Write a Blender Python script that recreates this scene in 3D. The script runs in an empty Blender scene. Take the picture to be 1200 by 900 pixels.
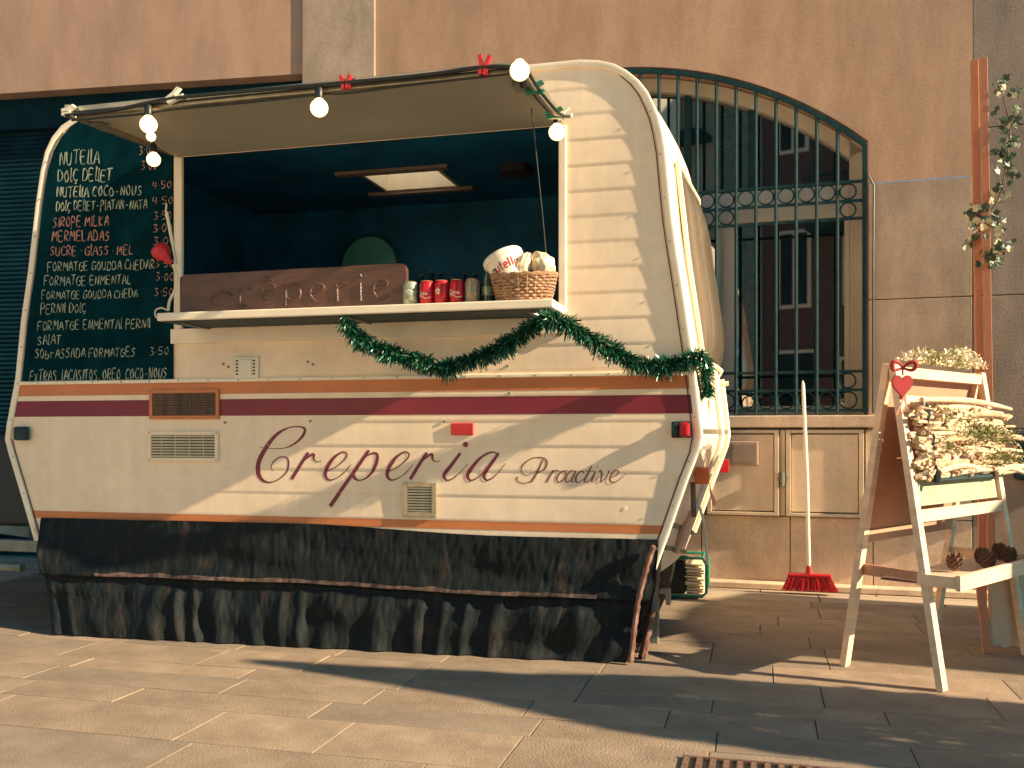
import bpy, math, random
from mathutils import Vector, Matrix, noise
R = random.Random(7)
S = bpy.context.scene
COL = S.collection
PI = math.pi

# ------------------------------------------------------------------ camera, world, sun
F = 1120.0                                   # focal length in pixels of a 1200 px wide picture
HOR = 508.0                                  # row of the horizon
cam = bpy.data.cameras.new('camera'); camo = bpy.data.objects.new('camera', cam); COL.objects.link(camo)
cam.sensor_fit = 'HORIZONTAL'; cam.sensor_width = 36; cam.lens = F/1200*36
cam.shift_y = (HOR-450)/1200.0
cam.clip_start = .05; cam.clip_end = 1000
camo.location = (0, 0, 1); camo.rotation_euler = (PI/2, 0, 0)
cam.dof.use_dof = True; cam.dof.focus_distance = 4.5; cam.dof.aperture_fstop = 4.0
S.camera = camo

SUN_EL = math.radians(25.0)
SUN_T = .376
_a = math.atan(SUN_T)
TO_SUN = Vector((math.cos(_a)*math.cos(SUN_EL), -math.sin(_a)*math.cos(SUN_EL), math.sin(SUN_EL)))
w = bpy.data.worlds.new('World'); S.world = w; w.use_nodes = True
wt = w.node_tree; bg = wt.nodes['Background']
sky = wt.nodes.new('ShaderNodeTexSky'); sky.sky_type = 'NISHITA'; sky.sun_disc = False
sky.sun_elevation = SUN_EL; sky.sun_rotation = math.atan2(TO_SUN.x, TO_SUN.y)
mul = wt.nodes.new('ShaderNodeMix'); mul.data_type = 'RGBA'; mul.blend_type = 'MULTIPLY'
mul.inputs[0].default_value = 1; mul.inputs[7].default_value = (.04, .60, .80, 1)
wt.links.new(sky.outputs[0], mul.inputs[6]); wt.links.new(mul.outputs[2], bg.inputs[0])
bg.inputs[1].default_value = .065
sl = bpy.data.lights.new('sun', 'SUN'); sl.energy = 5.0; sl.angle = math.radians(.6); sl.color = (1, .765, .49)
so = bpy.data.objects.new('sun', sl); COL.objects.link(so); so.location = (8, -4, 8)
so.rotation_euler = TO_SUN.to_track_quat('Z', 'Y').to_euler()
S.view_settings.view_transform = 'Standard'; S.view_settings.look = 'None'
S.view_settings.exposure = 1.4; S.view_settings.gamma = 1

# ------------------------------------------------------------------ materials
def mat(name, col, rough=.6, var=.12, scale=6, bump=0.0, bscale=80, metal=0, spec=.5, col2=None, stretch=None, emit=None, trans=0, fine=None):
    m = bpy.data.materials.new(name); m.use_nodes = True
    t = m.node_tree; n = t.nodes; p = n['Principled BSDF']
    p.inputs['Roughness'].default_value = rough; p.inputs['Metallic'].default_value = metal
    p.inputs['Specular IOR Level'].default_value = spec
    if trans: p.inputs['Transmission Weight'].default_value = trans
    tc = n.new('ShaderNodeTexCoord'); mp = n.new('ShaderNodeMapping'); t.links.new(tc.outputs['Object'], mp.inputs[0])
    if stretch: mp.inputs['Scale'].default_value = stretch
    nz = n.new('ShaderNodeTexNoise'); nz.inputs['Scale'].default_value = scale; nz.inputs['Detail'].default_value = 6; nz.inputs['Roughness'].default_value = .6
    t.links.new(mp.outputs[0], nz.inputs[0])
    rp = n.new('ShaderNodeValToRGB'); t.links.new(nz.outputs['Fac'], rp.inputs[0])
    c = Vector(col); c2 = Vector(col2) if col2 else c*(1-var*1.5); c1 = c*(1+var*.7) if not col2 else c
    rp.color_ramp.elements[0].position = .33; rp.color_ramp.elements[0].color = (*c2, 1)
    rp.color_ramp.elements[1].position = .68; rp.color_ramp.elements[1].color = (*c1, 1)
    src = rp.outputs[0]
    if fine:
        nf = n.new('ShaderNodeTexNoise'); nf.inputs['Scale'].default_value = fine[0]; nf.inputs['Detail'].default_value = 3
        t.links.new(tc.outputs['Object'], nf.inputs[0])
        mr = n.new('ShaderNodeMapRange'); mr.inputs[1].default_value = .3; mr.inputs[2].default_value = .7
        mr.inputs[3].default_value = 1-fine[1]; mr.inputs[4].default_value = 1+fine[1]*.6; t.links.new(nf.outputs['Fac'], mr.inputs[0])
        mx = n.new('ShaderNodeMix'); mx.data_type = 'RGBA'; mx.blend_type = 'MULTIPLY'; mx.inputs[0].default_value = 1
        t.links.new(src, mx.inputs[6]); t.links.new(mr.outputs[0], mx.inputs[7]); src = mx.outputs[2]
    t.links.new(src, p.inputs['Base Color'])
    if bump:
        nb = n.new('ShaderNodeTexNoise'); nb.inputs['Scale'].default_value = bscale; nb.inputs['Detail'].default_value = 5
        t.links.new(mp.outputs[0], nb.inputs[0])
        b = n.new('ShaderNodeBump'); b.inputs['Strength'].default_value = bump; b.inputs['Distance'].default_value = .01
        t.links.new(nb.outputs['Fac'], b.inputs['Height']); t.links.new(b.outputs[0], p.inputs['Normal'])
    if emit:
        p.inputs['Emission Color'].default_value = (*emit[0], 1); p.inputs['Emission Strength'].default_value = emit[1]
    return m
M = {}
M['cream'] = mat('cream caravan paint', (.92, .735, .55), .42, .05, 2.2, .06, 25, fine=(14, .05))
M['trim'] = mat('cream awning rail', (.90, .78, .62), .4, .06, 8)
M['orange'] = mat('orange vinyl stripe', (.62, .20, .07), .45, .08, 5)
M['maroon'] = mat('maroon vinyl stripe', (.22, .012, .035), .45, .12, 4)
M['script'] = mat('maroon lettering vinyl', (.20, .012, .045), .45, .1, 8)
M['script2'] = mat('brown lettering vinyl', (.27, .09, .07), .5, .1, 8)
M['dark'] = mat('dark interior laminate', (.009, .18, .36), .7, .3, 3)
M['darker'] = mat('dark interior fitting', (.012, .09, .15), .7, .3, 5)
M['board'] = mat('green black chalkboard', (.002, .034, .044), .9, .3, 3, spec=.04, col2=(.001, .024, .034), fine=(9, .25))
M['chalkw'] = mat('white chalk', (.50, .54, .39), .95, .3, 60, col2=(.24, .29, .23))
M['chalkp'] = mat('pink chalk', (.62, .27, .20), .95, .3, 60, col2=(.42, .22, .18))
M['render'] = mat('terracotta render', (.55, .335, .22), .9, .06, 1.3, .10, 60, fine=(40, .06))
M['stone'] = mat('grey beige stone cladding', (.47, .34, .245), .85, .09, 3, .15, 90, fine=(60, .10))
M['plinth'] = mat('beige stone plinth', (.72, .54, .385), .85, .10, 3, .15, 90, fine=(50, .12))
M['pilaster'] = mat('grey stone pilaster', (.33, .255, .20), .85, .09, 3, .15, 70, fine=(60, .1))
M['cab'] = mat('cream painted cabinet door', (.80, .62, .44), .55, .06, 5, fine=(40, .05))
M['cabmetal'] = mat('pale metal frame', (.66, .53, .38), .45, .1, 9)
M['shutter'] = mat('dark teal roller shutter', (.001, .024, .037), .7, .3, 3, spec=.12)
M['iron'] = mat('dark green wrought iron', (.004, .040, .045), .6, .3, 20, spec=.3)
M['winframe'] = mat('cream window frame', (.52, .47, .38), .6, .08, 4)
M['glass'] = mat('dark window glass', (.004, .014, .018), .015, .1, 2, spec=.9)
M['glass'].node_tree.nodes['Principled BSDF'].inputs['IOR'].default_value = 2.4
M['inside'] = mat('dark room', (.004, .016, .022), .8, .2, 2)
M['tarp'] = mat('black woven tarpaulin', (.048, .033, .026), .62, .4, 9, .35, 220, spec=.2, col2=(.006, .011, .013), stretch=(2.2, 1, .5), fine=(150, .6))  # brown streaks put the sun highlights of the folds into the colour
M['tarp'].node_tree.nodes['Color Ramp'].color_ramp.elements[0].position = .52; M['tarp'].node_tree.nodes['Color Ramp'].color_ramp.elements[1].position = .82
M['foldlight'] = mat('painted fold highlight', (.20, .115, .085), .5, .3, 30, .4, 160, col2=(.02, .02, .022), stretch=(.6, 1, 2))  # brown stands for the sunlit edge of the fold, painted as colour
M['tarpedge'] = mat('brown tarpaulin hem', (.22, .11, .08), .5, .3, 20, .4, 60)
M['alu'] = mat('dull aluminium', (.42, .38, .30), .35, .15, 20, metal=.8)
M['steel'] = mat('grey galvanised steel', (.20, .22, .19), .5, .2, 12, metal=.3)
M['black'] = mat('black plastic', (.008, .012, .014), .45, .2, 10)
M['lining'] = mat('grey hatch lining', (.27, .27, .235), .7, .06, 2)
M['render2'] = mat('darker terracotta render', (.40, .25, .18), .9, .06, 1.3, .10, 60, fine=(40, .06))
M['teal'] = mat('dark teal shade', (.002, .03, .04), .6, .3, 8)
M['cord'] = mat('black cable', (.01, .014, .014), .5, .2, 10)
M['white'] = mat('white plastic', (.80, .74, .62), .4, .04, 10)
M['red'] = mat('red plastic', (.55, .02, .03), .35, .12, 12)
M['redlens'] = mat('red lamp lens', (.42, .012, .02), .2, .2, 30)
M['orangelens'] = mat('orange lamp lens', (.70, .13, .03), .2, .15, 30)
M['pink'] = mat('pale pink ribbon', (.75, .38, .26), .6, .1, 12)
M['bulb'] = mat('lit bulb', (1, .9, .7), .4, 0, 5, emit=((1, .60, .22), 1.7))
M['green'] = mat('green plastic', (.02, .22, .13), .4, .2, 20)
M['tin1'] = mat('dark green tinsel', (.010, .10, .055), .32, .3, 30, metal=.35)
M['tin2'] = mat('light green tinsel', (.05, .25, .13), .3, .3, 30, metal=.35)
M['tin3'] = mat('silver tinsel tips', (.55, .60, .42), .3, .2, 30, metal=.4)
M['signwood'] = mat('dark carved wood', (.095, .042, .035), .38, .2, 6, .3, 40, stretch=(1, 1, 4))
M['canred'] = mat('red drink can', (.50, .012, .02), .3, .05, 20, metal=.25)
M['cangreen'] = mat('green drink can', (.12, .20, .12), .3, .3, 40, metal=.3, col2=(.5, .5, .38))
M['canpale'] = mat('orange and grey drink can', (.42, .24, .11), .3, .3, 40, metal=.3, col2=(.20, .24, .22))
M['clear'] = mat('dark clear bottle plastic', (.03, .07, .08), .15, .2, 20, spec=.8)
M['wicker'] = mat('brown wicker', (.36, .20, .11), .6, .3, 40, .3, 100)
M['paper'] = mat('crumpled white paper', (.80, .66, .46), .7, .08, 8, .5, 20)
M['pine'] = mat('pale pine wood', (.80, .58, .41), .55, .12, 4, .15, 40, stretch=(1, 1, 6), fine=(25, .08))
M['pineboard'] = mat('reddish brown board', (.46, .235, .155), .55, .08, 3, .1, 40)
M['redwood'] = mat('orange brown varnished wood', (.55, .215, .11), .45, .1, 4, .15, 40, stretch=(4, 4, .6))
M['drift'] = mat('bleached driftwood', (.72, .56, .40), .85, .2, 18, .7, 60, col2=(.46, .33, .22))
M['drift2'] = mat('grey brown driftwood', (.46, .32, .20), .85, .25, 18, .7, 60)
M['moss'] = mat('dry green moss', (.34, .33, .15), .95, .3, 30, .8, 60)
M['fern'] = mat('pale dried flowers', (.82, .74, .55), .9, .2, 30)
M['ivy'] = mat('ivy leaf', (.05, .085, .04), .4, .3, 30)
M['ivy2'] = mat('pale ivy leaf', (.55, .50, .33), .4, .2, 30)
M['cone'] = mat('pine cone scales', (.22, .12, .08), .8, .3, 40)
M['cloth'] = mat('pale canvas', (.62, .50, .36), .85, .08, 10, .3, 60)
M['slate'] = mat('pale green backing board', (.40, .38, .25), .8, .1, 6)
M['paving'] = mat('granite paving', (.335, .255, .185), .78, .12, 1.8, .5, 120, fine=(130, .16))
M['paving2'] = mat('granite paving warm', (.375, .28, .20), .78, .10, 1.8, .35, 120, fine=(130, .16))
M['paving3'] = mat('granite paving cool', (.295, .232, .175), .78, .12, 1.8, .35, 120, fine=(130, .16))
M['joint'] = mat('dark paving joint', (.10, .08, .06), .95, .3, 30)
M['rust'] = mat('rusty cast iron', (.17, .10, .07), .7, .3, 30, .5, 60)
M['brick'] = mat('grey green brick', (.30, .34, .27), .9, .2, 5, .3, 50)
M['mortar'] = mat('pale mortar', (.72, .70, .58), .9, .1, 9)
M['facade2'] = mat('maroon facade', (.15, .075, .065), .9, .1, 2)
M['facade3'] = mat('cream facade', (.60, .50, .36), .9, .1, 2)
M['curtain'] = mat('striped balcony cloth', (.60, .30, .22), .9, .2, 12, col2=(.75, .62, .50), stretch=(3, 3, .01))
M['palewall'] = mat('pale cream limewash', (.86, .75, .58), .9, .06, 1)
M['trunk'] = mat('bark', (.14, .10, .07), .9, .3, 12, .6, 40)
M['crown'] = mat('green foliage', (.06, .09, .035), .6, .3, 14)
M['tent'] = mat('off white canvas', (.55, .50, .40), .8, .08, 3)
M['rose'] = mat('red ribbon', (.40, .025, .03), .7, .1, 12)
M['acryl'] = mat('smoked acrylic window', (.20, .15, .10), .12, .35, 3, spec=.9, col2=(.10, .085, .065), stretch=(1, 6, .3))  # vertical brown streaks paint reflections into the pane's colour
M['grille'] = mat('grey white grille', (.62, .58, .46), .5, .08, 20)
M['mirror'] = mat('green tinted mirror', (.16, .58, .50), .4, .15, 3)

def wear(key, amt=.18, sc=(1.2, 1.2, .25)):
    t = M[key].node_tree; n = t.nodes; p = n['Principled BSDF']; l = p.inputs['Base Color'].links[0]; src = l.from_socket
    tc = n.new('ShaderNodeTexCoord'); mp = n.new('ShaderNodeMapping'); mp.inputs['Scale'].default_value = sc; t.links.new(tc.outputs['Object'], mp.inputs[0])
    nz = n.new('ShaderNodeTexNoise'); nz.inputs['Scale'].default_value = 3.2; nz.inputs['Detail'].default_value = 9; nz.inputs['Roughness'].default_value = .68; t.links.new(mp.outputs[0], nz.inputs[0])
    mr = n.new('ShaderNodeMapRange'); mr.inputs[1].default_value = .36; mr.inputs[2].default_value = .60; mr.inputs[3].default_value = 1-amt; mr.inputs[4].default_value = 1.03; t.links.new(nz.outputs['Fac'], mr.inputs[0])
    mx = n.new('ShaderNodeMix'); mx.data_type = 'RGBA'; mx.blend_type = 'MULTIPLY'; mx.inputs[0].default_value = 1
    t.links.new(src, mx.inputs[6]); t.links.new(mr.outputs[0], mx.inputs[7]); t.links.new(mx.outputs[2], p.inputs['Base Color'])
for k_, a_, s_ in (('render', .20, (1.2, 1.2, .35)), ('render2', .20, (1.2, 1.2, .35)), ('stone', .24, (1.5, 1.5, .5)), ('pilaster', .24, (1.5, 1.5, .5)), ('plinth', .22, (1.5, 1.5, 1)), ('cab', .14, (2, 2, .6)),
                   ('paving', .30, (1, 1, 1)), ('paving2', .30, (1.3, 1.1, 1)), ('paving3', .30, (.8, 1, 1)), ('cream', .09, (1.4, 1, .22)), ('board', .35, (2, 1, 2))): wear(k_, a_, s_)

# ------------------------------------------------------------------ mesh helpers
class MB:
    def __init__(s): s.v = []; s.f = []
    def add(s, vs, fs):
        b = len(s.v); s.v += [tuple(p) for p in vs]; s.f += [tuple(i+b for i in f) for f in fs]; return s
    def quad(s, a, b, c, d): return s.add([a, b, c, d], [(0, 1, 2, 3)])
    def box(s, c, d, m=None):
        vs = [Vector((x*d[0]/2, y*d[1]/2, z*d[2]/2)) for x in (-1, 1) for y in (-1, 1) for z in (-1, 1)]
        if m is not None: vs = [m @ p for p in vs]
        vs = [p + Vector(c) for p in vs]
        return s.add(vs, [(0, 1, 3, 2), (4, 6, 7, 5), (0, 4, 5, 1), (2, 3, 7, 6), (0, 2, 6, 4), (1, 5, 7, 3)])
    def span(s, x0, x1, y0, y1, z0, z1): return s.box(((x0+x1)/2, (y0+y1)/2, (z0+z1)/2), (abs(x1-x0), abs(y1-y0), abs(z1-z0)))
    def beam(s, a, b, wd, th, up=(0, 0, 1)):
        a = Vector(a); b = Vector(b); d = (b-a); L = d.length; d.normalize()
        x = d.cross(Vector(up)).normalized(); y = x.cross(d)
        vs = [p + x*i*wd/2 + y*j*th/2 for p in (a, b) for i, j in ((-1, -1), (1, -1), (1, 1), (-1, 1))]
        return s.add(vs, [(0, 1, 2, 3), (7, 6, 5, 4), (0, 4, 5, 1), (1, 5, 6, 2), (2, 6, 7, 3), (3, 7, 4, 0)])
    def tube(s, pts, r, n=8, closed=False):
        pts = [Vector(p) for p in pts]; k = len(pts); b = len(s.v)
        rr = r if isinstance(r, (list, tuple)) else [r]*k
        pu = None
        for i, p in enumerate(pts):
            if closed: d = pts[(i+1) % k]-pts[i-1]
            else: d = pts[min(i+1, k-1)]-pts[max(i-1, 0)]
            d.normalize()
            if pu is None:
                pu = d.orthogonal().normalized()
            u = (pu - d*pu.dot(d)).normalized(); pu = u; v = d.cross(u)
            for j in range(n):
                a = 2*PI*j/n; s.v.append(tuple(p+(u*math.cos(a)+v*math.sin(a))*rr[i]))
        m = k if closed else k-1
        for i in range(m):
            for j in range(n):
                i2 = (i+1) % k
                s.f.append((b+i*n+j, b+i*n+(j+1) % n, b+i2*n+(j+1) % n, b+i2*n+j))
        if not closed:
            s.f.append(tuple(b+j for j in range(n))[::-1]); s.f.append(tuple(b+(k-1)*n+j for j in range(n)))
        return s
    def lathe(s, prof, n=16, c=(0, 0, 0), m=None, sx=1, sy=1):
        b = len(s.v)
        for r, z in prof:
            for j in range(n):
                a = 2*PI*j/n; p = Vector((r*math.cos(a)*sx, r*math.sin(a)*sy, z))
                if m is not None: p = m @ p
                s.v.append(tuple(p+Vector(c)))
        for i in range(len(prof)-1):
            for j in range(n): s.f.append((b+i*n+j, b+i*n+(j+1) % n, b+(i+1)*n+(j+1) % n, b+(i+1)*n+j))
        s.f.append(tuple(b+j for j in range(n))[::-1]); s.f.append(tuple(b+(len(prof)-1)*n+j for j in range(n)))
        return s
    def prism(s, poly, y0, y1):                    # poly of (x, z), extruded along y
        n = len(poly); b = len(s.v)
        s.v += [(x, y0, z) for x, z in poly]+[(x, y1, z) for x, z in poly]
        s.f.append(tuple(b+i for i in range(n))); s.f.append(tuple(b+n+i for i in range(n))[::-1])
        for i in range(n): s.f.append((b+i, b+n+i, b+n+(i+1) % n, b+(i+1) % n))
        return s
    def grid(s, fn, nu, nv):
        b = len(s.v)
        for i in range(nu+1):
            for j in range(nv+1): s.v.append(tuple(fn(i/nu, j/nv)))
        for i in range(nu):
            for j in range(nv):
                k = b+i*(nv+1)+j; s.f.append((k, k+nv+1, k+nv+2, k+1))
        return s
    def ribbon(s, pts, wd, mp, lift=0):            # pts 2-D, wd number or list, mp maps (a, b, lift) to 3-D
        k = len(pts); ww = wd if isinstance(wd, (list, tuple)) else [wd]*k; b = len(s.v)
        for i in range(k):
            x0, y0 = pts[max(i-1, 0)]; x1, y1 = pts[min(i+1, k-1)]
            dx, dy = x1-x0, y1-y0; L = math.hypot(dx, dy) or 1; nx, ny = -dy/L, dx/L
            x, y = pts[i]; h = ww[i]/2
            s.v.append(tuple(mp(x+nx*h, y+ny*h, lift))); s.v.append(tuple(mp(x-nx*h, y-ny*h, lift)))
        for i in range(k-1): s.f.append((b+2*i, b+2*i+1, b+2*i+3, b+2*i+2))
        return s
    def mesh(s, name, mt, smooth=False, ang=40):
        me = bpy.data.meshes.new(name); me.from_pydata(s.v, [], s.f); me.materials.append(mt)
        if smooth:
            me.shade_smooth(); me.set_sharp_from_angle(angle=math.radians(ang))
        me.update(); return me
    def build(s, name, mt, parent=None, smooth=False, ang=40, kind=None, label=None, bevel=0):
        return obj(name, s.mesh(name, mt, smooth, ang), parent, kind=kind, label=label, bevel=bevel)

def obj(name, me, parent=None, loc=None, rot=None, kind=None, label=None, bevel=0):
    o = bpy.data.objects.new(name, me); COL.objects.link(o)
    if parent is not None: o.parent = parent
    if loc is not None: o.location = loc
    if rot is not None: o.rotation_euler = rot
    if kind: o['kind'] = kind
    if label: o['label'] = label
    if bevel:
        b = o.modifiers.new('bevel', 'BEVEL'); b.width = bevel; b.segments = 2; b.limit_method = 'ANGLE'
    return o
def tag(o, label, cat, group=None):
    o['label'] = label; o['category'] = cat
    if group: o['group'] = group
    return o
def thing(name, label, cat, loc=(0, 0, 0), rz=0, group=None):
    o = bpy.data.objects.new(name, None); COL.objects.link(o); o.empty_display_size = .1
    o.location = loc; o.rotation_euler = (0, 0, rz); return tag(o, label, cat, group)
def children(o): return [c for c in bpy.data.objects if c.parent == o]
def copy_tree(o, parent=None):
    c = o.copy(); COL.objects.link(c); c.parent = parent
    for ch in children(o): copy_tree(ch, c)
    return c
class Frame:                                       # u along a facade, v into the picture, z up
    def __init__(s, O, t):
        s.th = math.atan(t); s.O = O; s.U = (math.cos(s.th), -math.sin(s.th)); s.V = (math.sin(s.th), math.cos(s.th))
    def at(s, px, py, v=0):
        d = ((px-600)/F, 1, (HOR-py)/F)
        k = (v+s.O[0]*s.V[0]+s.O[1]*s.V[1])/(d[0]*s.V[0]+s.V[1])
        return ((k*d[0]-s.O[0])*s.U[0]+(k-s.O[1])*s.U[1], 1+k*d[2])
    def gr(s, px, py, z=0):
        k = (1-z)*F/(py-HOR); X = k*(px-600)/F-s.O[0]; Y = k-s.O[1]
        return (X*s.U[0]+Y*s.U[1], X*s.V[0]+Y*s.V[1])
    def w(s, u, v, z=0): return (s.O[0]+u*s.U[0]+v*s.V[0], s.O[1]+u*s.U[1]+v*s.V[1], z)
    def thing(s, name, label, cat, u=0, v=0, z=0, group=None, rz=0): return thing(name, label, cat, s.w(u, v, z), -s.th+rz, group)
C = Frame((.505, 4.19), .26)                       # caravan side
W = Frame((1.72, 6.3), .30)                        # building with the arched window
_u, _z = W.at(440, 100)
LW = Frame(W.w(_u, 0)[:2], .17)                   # the left stretch of the building
def crom(pts, n=8):
    out = []
    for i in range(len(pts)-1):
        p0 = pts[max(i-1, 0)]; p1 = pts[i]; p2 = pts[i+1]; p3 = pts[min(i+2, len(pts)-1)]
        for k in range(n):
            t = k/n
            out.append(tuple(.5*((2*b)+(-a+c)*t+(2*a-5*b+4*c-d)*t*t+(-a+3*b-3*c+d)*t**3) for a, b, c, d in zip(p0, p1, p2, p3)))
    out.append(tuple(pts[-1])); return out
def lerp(a, b, t): return a+(b-a)*t
def interp(tab, z):
    if z <= tab[0][0]: return tab[0][1]
    for (a, x), (b, y) in zip(tab, tab[1:]):
        if z <= b: return x+(y-x)*(z-a)/(b-a)
    return tab[-1][1]
def sst(a, b, x):
    t = min(1, max(0, (x-a)/(b-a))); return t*t*(3-2*t)

# ------------------------------------------------------------------ pavement with slabs
pav = bpy.data.objects.new('pavement', MB().grid(lambda a, b: (lerp(-120, 120, a), lerp(-120, 120, b), -.014), 8, 8).mesh('pavement', M['joint']))
COL.objects.link(pav); pav['kind'] = 'structure'
# far from the camera the material itself carries the slab pattern
pt = M['joint'].node_tree; bt = pt.nodes.new('ShaderNodeTexBrick'); tcj = pt.nodes.new('ShaderNodeTexCoord'); mpj = pt.nodes.new('ShaderNodeMapping')
mpj.inputs['Rotation'].default_value = (0, 0, C.th)
pt.links.new(tcj.outputs['Object'], mpj.inputs[0]); pt.links.new(mpj.outputs[0], bt.inputs[0])
bt.inputs['Scale'].default_value = 1; bt.inputs['Brick Width'].default_value = .7; bt.inputs['Row Height'].default_value = .3; bt.inputs['Mortar Size'].default_value = .006
bt.inputs['Color1'].default_value = (.38, .31, .235, 1); bt.inputs['Color2'].default_value = (.42, .34, .25, 1); bt.inputs['Mortar'].default_value = (.10, .08, .06, 1)
pt.links.new(bt.outputs[0], pt.nodes['Principled BSDF'].inputs['Base Color'])
rows = [C.gr(0, y)[1] for y in (849, 812, 793, 775, 763)]
while rows[-1] < 1.72: rows.append(rows[-1]+R.choice((.25, .3, .3, .4)))
rows = rows[::-1]
while rows[-1] > -2.6: rows.append(rows[-1]-R.choice((.25, .4, .4, .3)))
rows = rows[::-1]
def slab_mesh(L, D, mt):
    g = .0022; c = .0015; h = .014
    x0, x1, y0, y1 = g, L-g, g, D-g
    vs = [(x0, y0, -h), (x1, y0, -h), (x1, y1, -h), (x0, y1, -h), (x0, y0, -c), (x1, y0, -c), (x1, y1, -c), (x0, y1, -c),
          (x0+c, y0+c, 0), (x1-c, y0+c, 0), (x1-c, y1-c, 0), (x0+c, y1-c, 0)]
    fs = [(8, 9, 10, 11)]
    for i in range(4):
        j = (i+1) % 4; fs += [(i, j, 4+j, 4+i), (4+i, 4+j, 8+j, 8+i)]
    return MB().add(vs, fs).mesh('paving_slab', mt)
sc_ = {}
nsl = 0
for a, b in zip(rows, rows[1:]):
    u = -4.4-R.random()*.6
    while u < 3.4:
        L = R.choice((.5, .6, .7, .8, .9))
        X, Y, _ = C.w(u+L/2, (a+b)/2)
        if Y > 1.6 and abs(X) < .56*Y+1.0 and Y < 6.9:
            k = (L, round(b-a, 3), R.choice(('paving', 'paving', 'paving2', 'paving3')))
            if k not in sc_: sc_[k] = slab_mesh(k[0], b-a, M[k[2]])
            x, y, _ = C.w(u, a, 0)
            obj('paving_slab', sc_[k], pav, (x, y, R.uniform(-.0012, .0012)), (R.uniform(-.0015, .0015), R.uniform(-.001, .001), -C.th)); nsl += 1
        u += L
print('slabs', nsl)

# channel drain at the bottom of the picture
du, dv = C.gr(800, 888)
dr = C.thing('drain_grate', 'rusty slotted drain grate set in the paving at the lower right edge', 'drain', du, dv, .0045)
MB().span(0, 1.2, -.17, 0, -.002, .0).build('frame', M['black'], dr)
mb = MB().span(0, 1.2, -.012, 0, .0, .006).span(0, 1.2, -.17, -.158, .0, .006); mb.build('rim', M['rust'], dr)
rib = MB().span(0, .018, -.157, -.013, .0, .005).mesh('bar', M['rust'])
for i in range(30): obj('bar', rib, dr, (.004+i*.040, 0, 0))

# ------------------------------------------------------------------ building
bld = W.thing('building', 'terracotta rendered building with a big grilled arch window and stone base behind the caravan', 'building')
# arch: circle through three measured points
pA = W.at(796.5, 80.4); pB = W.at(912.7, 108); pC = W.at(992, 147.8)
def circ(a, b, c):
    ax, ay = a; bx, by = b; cx, cy = c
    d = 2*(ax*(by-cy)+bx*(cy-ay)+cx*(ay-by))
    ux = ((ax*ax+ay*ay)*(by-cy)+(bx*bx+by*by)*(cy-ay)+(cx*cx+cy*cy)*(ay-by))/d
    uy = ((ax*ax+ay*ay)*(cx-bx)+(bx*bx+by*by)*(ax-cx)+(cx*cx+cy*cy)*(bx-ax))/d
    return ux, uy, math.hypot(ax-ux, ay-uy)
AX, AZ, AR = circ(pA, pB, pC)
UR = W.at(1017, 300)[0]; UL = -2.55; ZB = W.at(930, 487)[1]
def arch(u, inset=0):
    r = AR-inset; return AZ+math.sqrt(max(0, r*r-(u-AX)**2))
ZS = arch(UR)
print('arch', AX, AZ, AR, UL, UR, ZS, ZB)
U0 = _u; UP = W.at(1140, 300)[0]; ZJ = W.at(1140, 206)[1]; ZJ2 = W.at(1140, 347)[1]; ZC = W.at(1000, 503)[1]; ZP = W.at(1000, 607)[1]
TOP = 6.2
mb = MB()                                            # rendered wall above, with the arch cut into it
n = 40
for i in range(n):
    a = lerp(UL, UR, i/n); b = lerp(UL, UR, (i+1)/n)
    mb.quad((a, 0, arch(a)), (b, 0, arch(b)), (b, 0, TOP), (a, 0, TOP))
mb.quad((U0, 0, ZJ), (UL, 0, ZJ), (UL, 0, TOP), (U0, 0, TOP))
mb.quad((UR, 0, ZJ), (UP, 0, ZJ), (UP, 0, TOP), (UR, 0, TOP))
mb.build('rendered_wall', M['render'], bld)
mb = MB()                                            # reveal round the arch
dep = .30
for i in range(n):
    a = lerp(UL, UR, i/n); b = lerp(UL, UR, (i+1)/n)
    mb.quad((a, 0, arch(a)), (a, dep, arch(a)), (b, dep, arch(b)), (b, 0, arch(b)))
for u in (UL, UR): mb.quad((u, 0, ZB), (u, dep, ZB), (u, dep, arch(u)), (u, 0, arch(u)))
mb.build('window_reveal', M['render'], bld)
ms = MB()
ms.span(UL-.05, UR+.07, -.045, dep, ZC+.012, ZB); ms.build('window_sill', M['plinth'], bld, bevel=.006)
def block(u0, u1, z0, z1, mt='stone', v=0, th=.08):
    MB().span(u0+.003, u1-.003, v, v+th, z0+.003, z1-.003).build('stone_block', M[mt], bld, bevel=.003)
block(UR, UP, ZJ2, ZJ); block(UR, UP, ZC, ZJ2)
for z0, z1 in ((ZC, 1.9), (1.9, ZJ)): block(U0, UL, z0, z1)
for i in range(3):
    z0 = (0, ZC, ZJ2)[i]; z1 = (ZC, ZJ2, 2.9)[i]; block(UP, UP+1.1, z0, z1, 'pilaster', 0, .08)
block(UP, UP+1.1, 2.9, 4.4, 'pilaster', 0, .08); block(UP, UP+1.1, 4.4, TOP, 'pilaster', 0, .08)
MB().span(UP+1.1, UP+9, 0, .3, 0, TOP).build('rendered_wall', M['render'], bld)
MB().span(U0, UP+1.1, .0815, .10, 0, ZB-.01).build('backing_wall', M['joint'], bld)
MB().span(UP, UP+1.1, .0815, .10, ZB, TOP).build('backing_wall', M['joint'], bld)
pu = [U0, -2.2, -1.5, -.9, W.at(822, 650)[0], W.at(926, 650)[0], .62, UP]
for a, b in zip(pu, pu[1:]): block(a, b, .0, ZP, 'plinth')
MB().span(U0, UP+1.1, -.13, -.001, -.01, .028).build('kerb_stone', M['plinth'], bld, bevel=.006)
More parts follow.
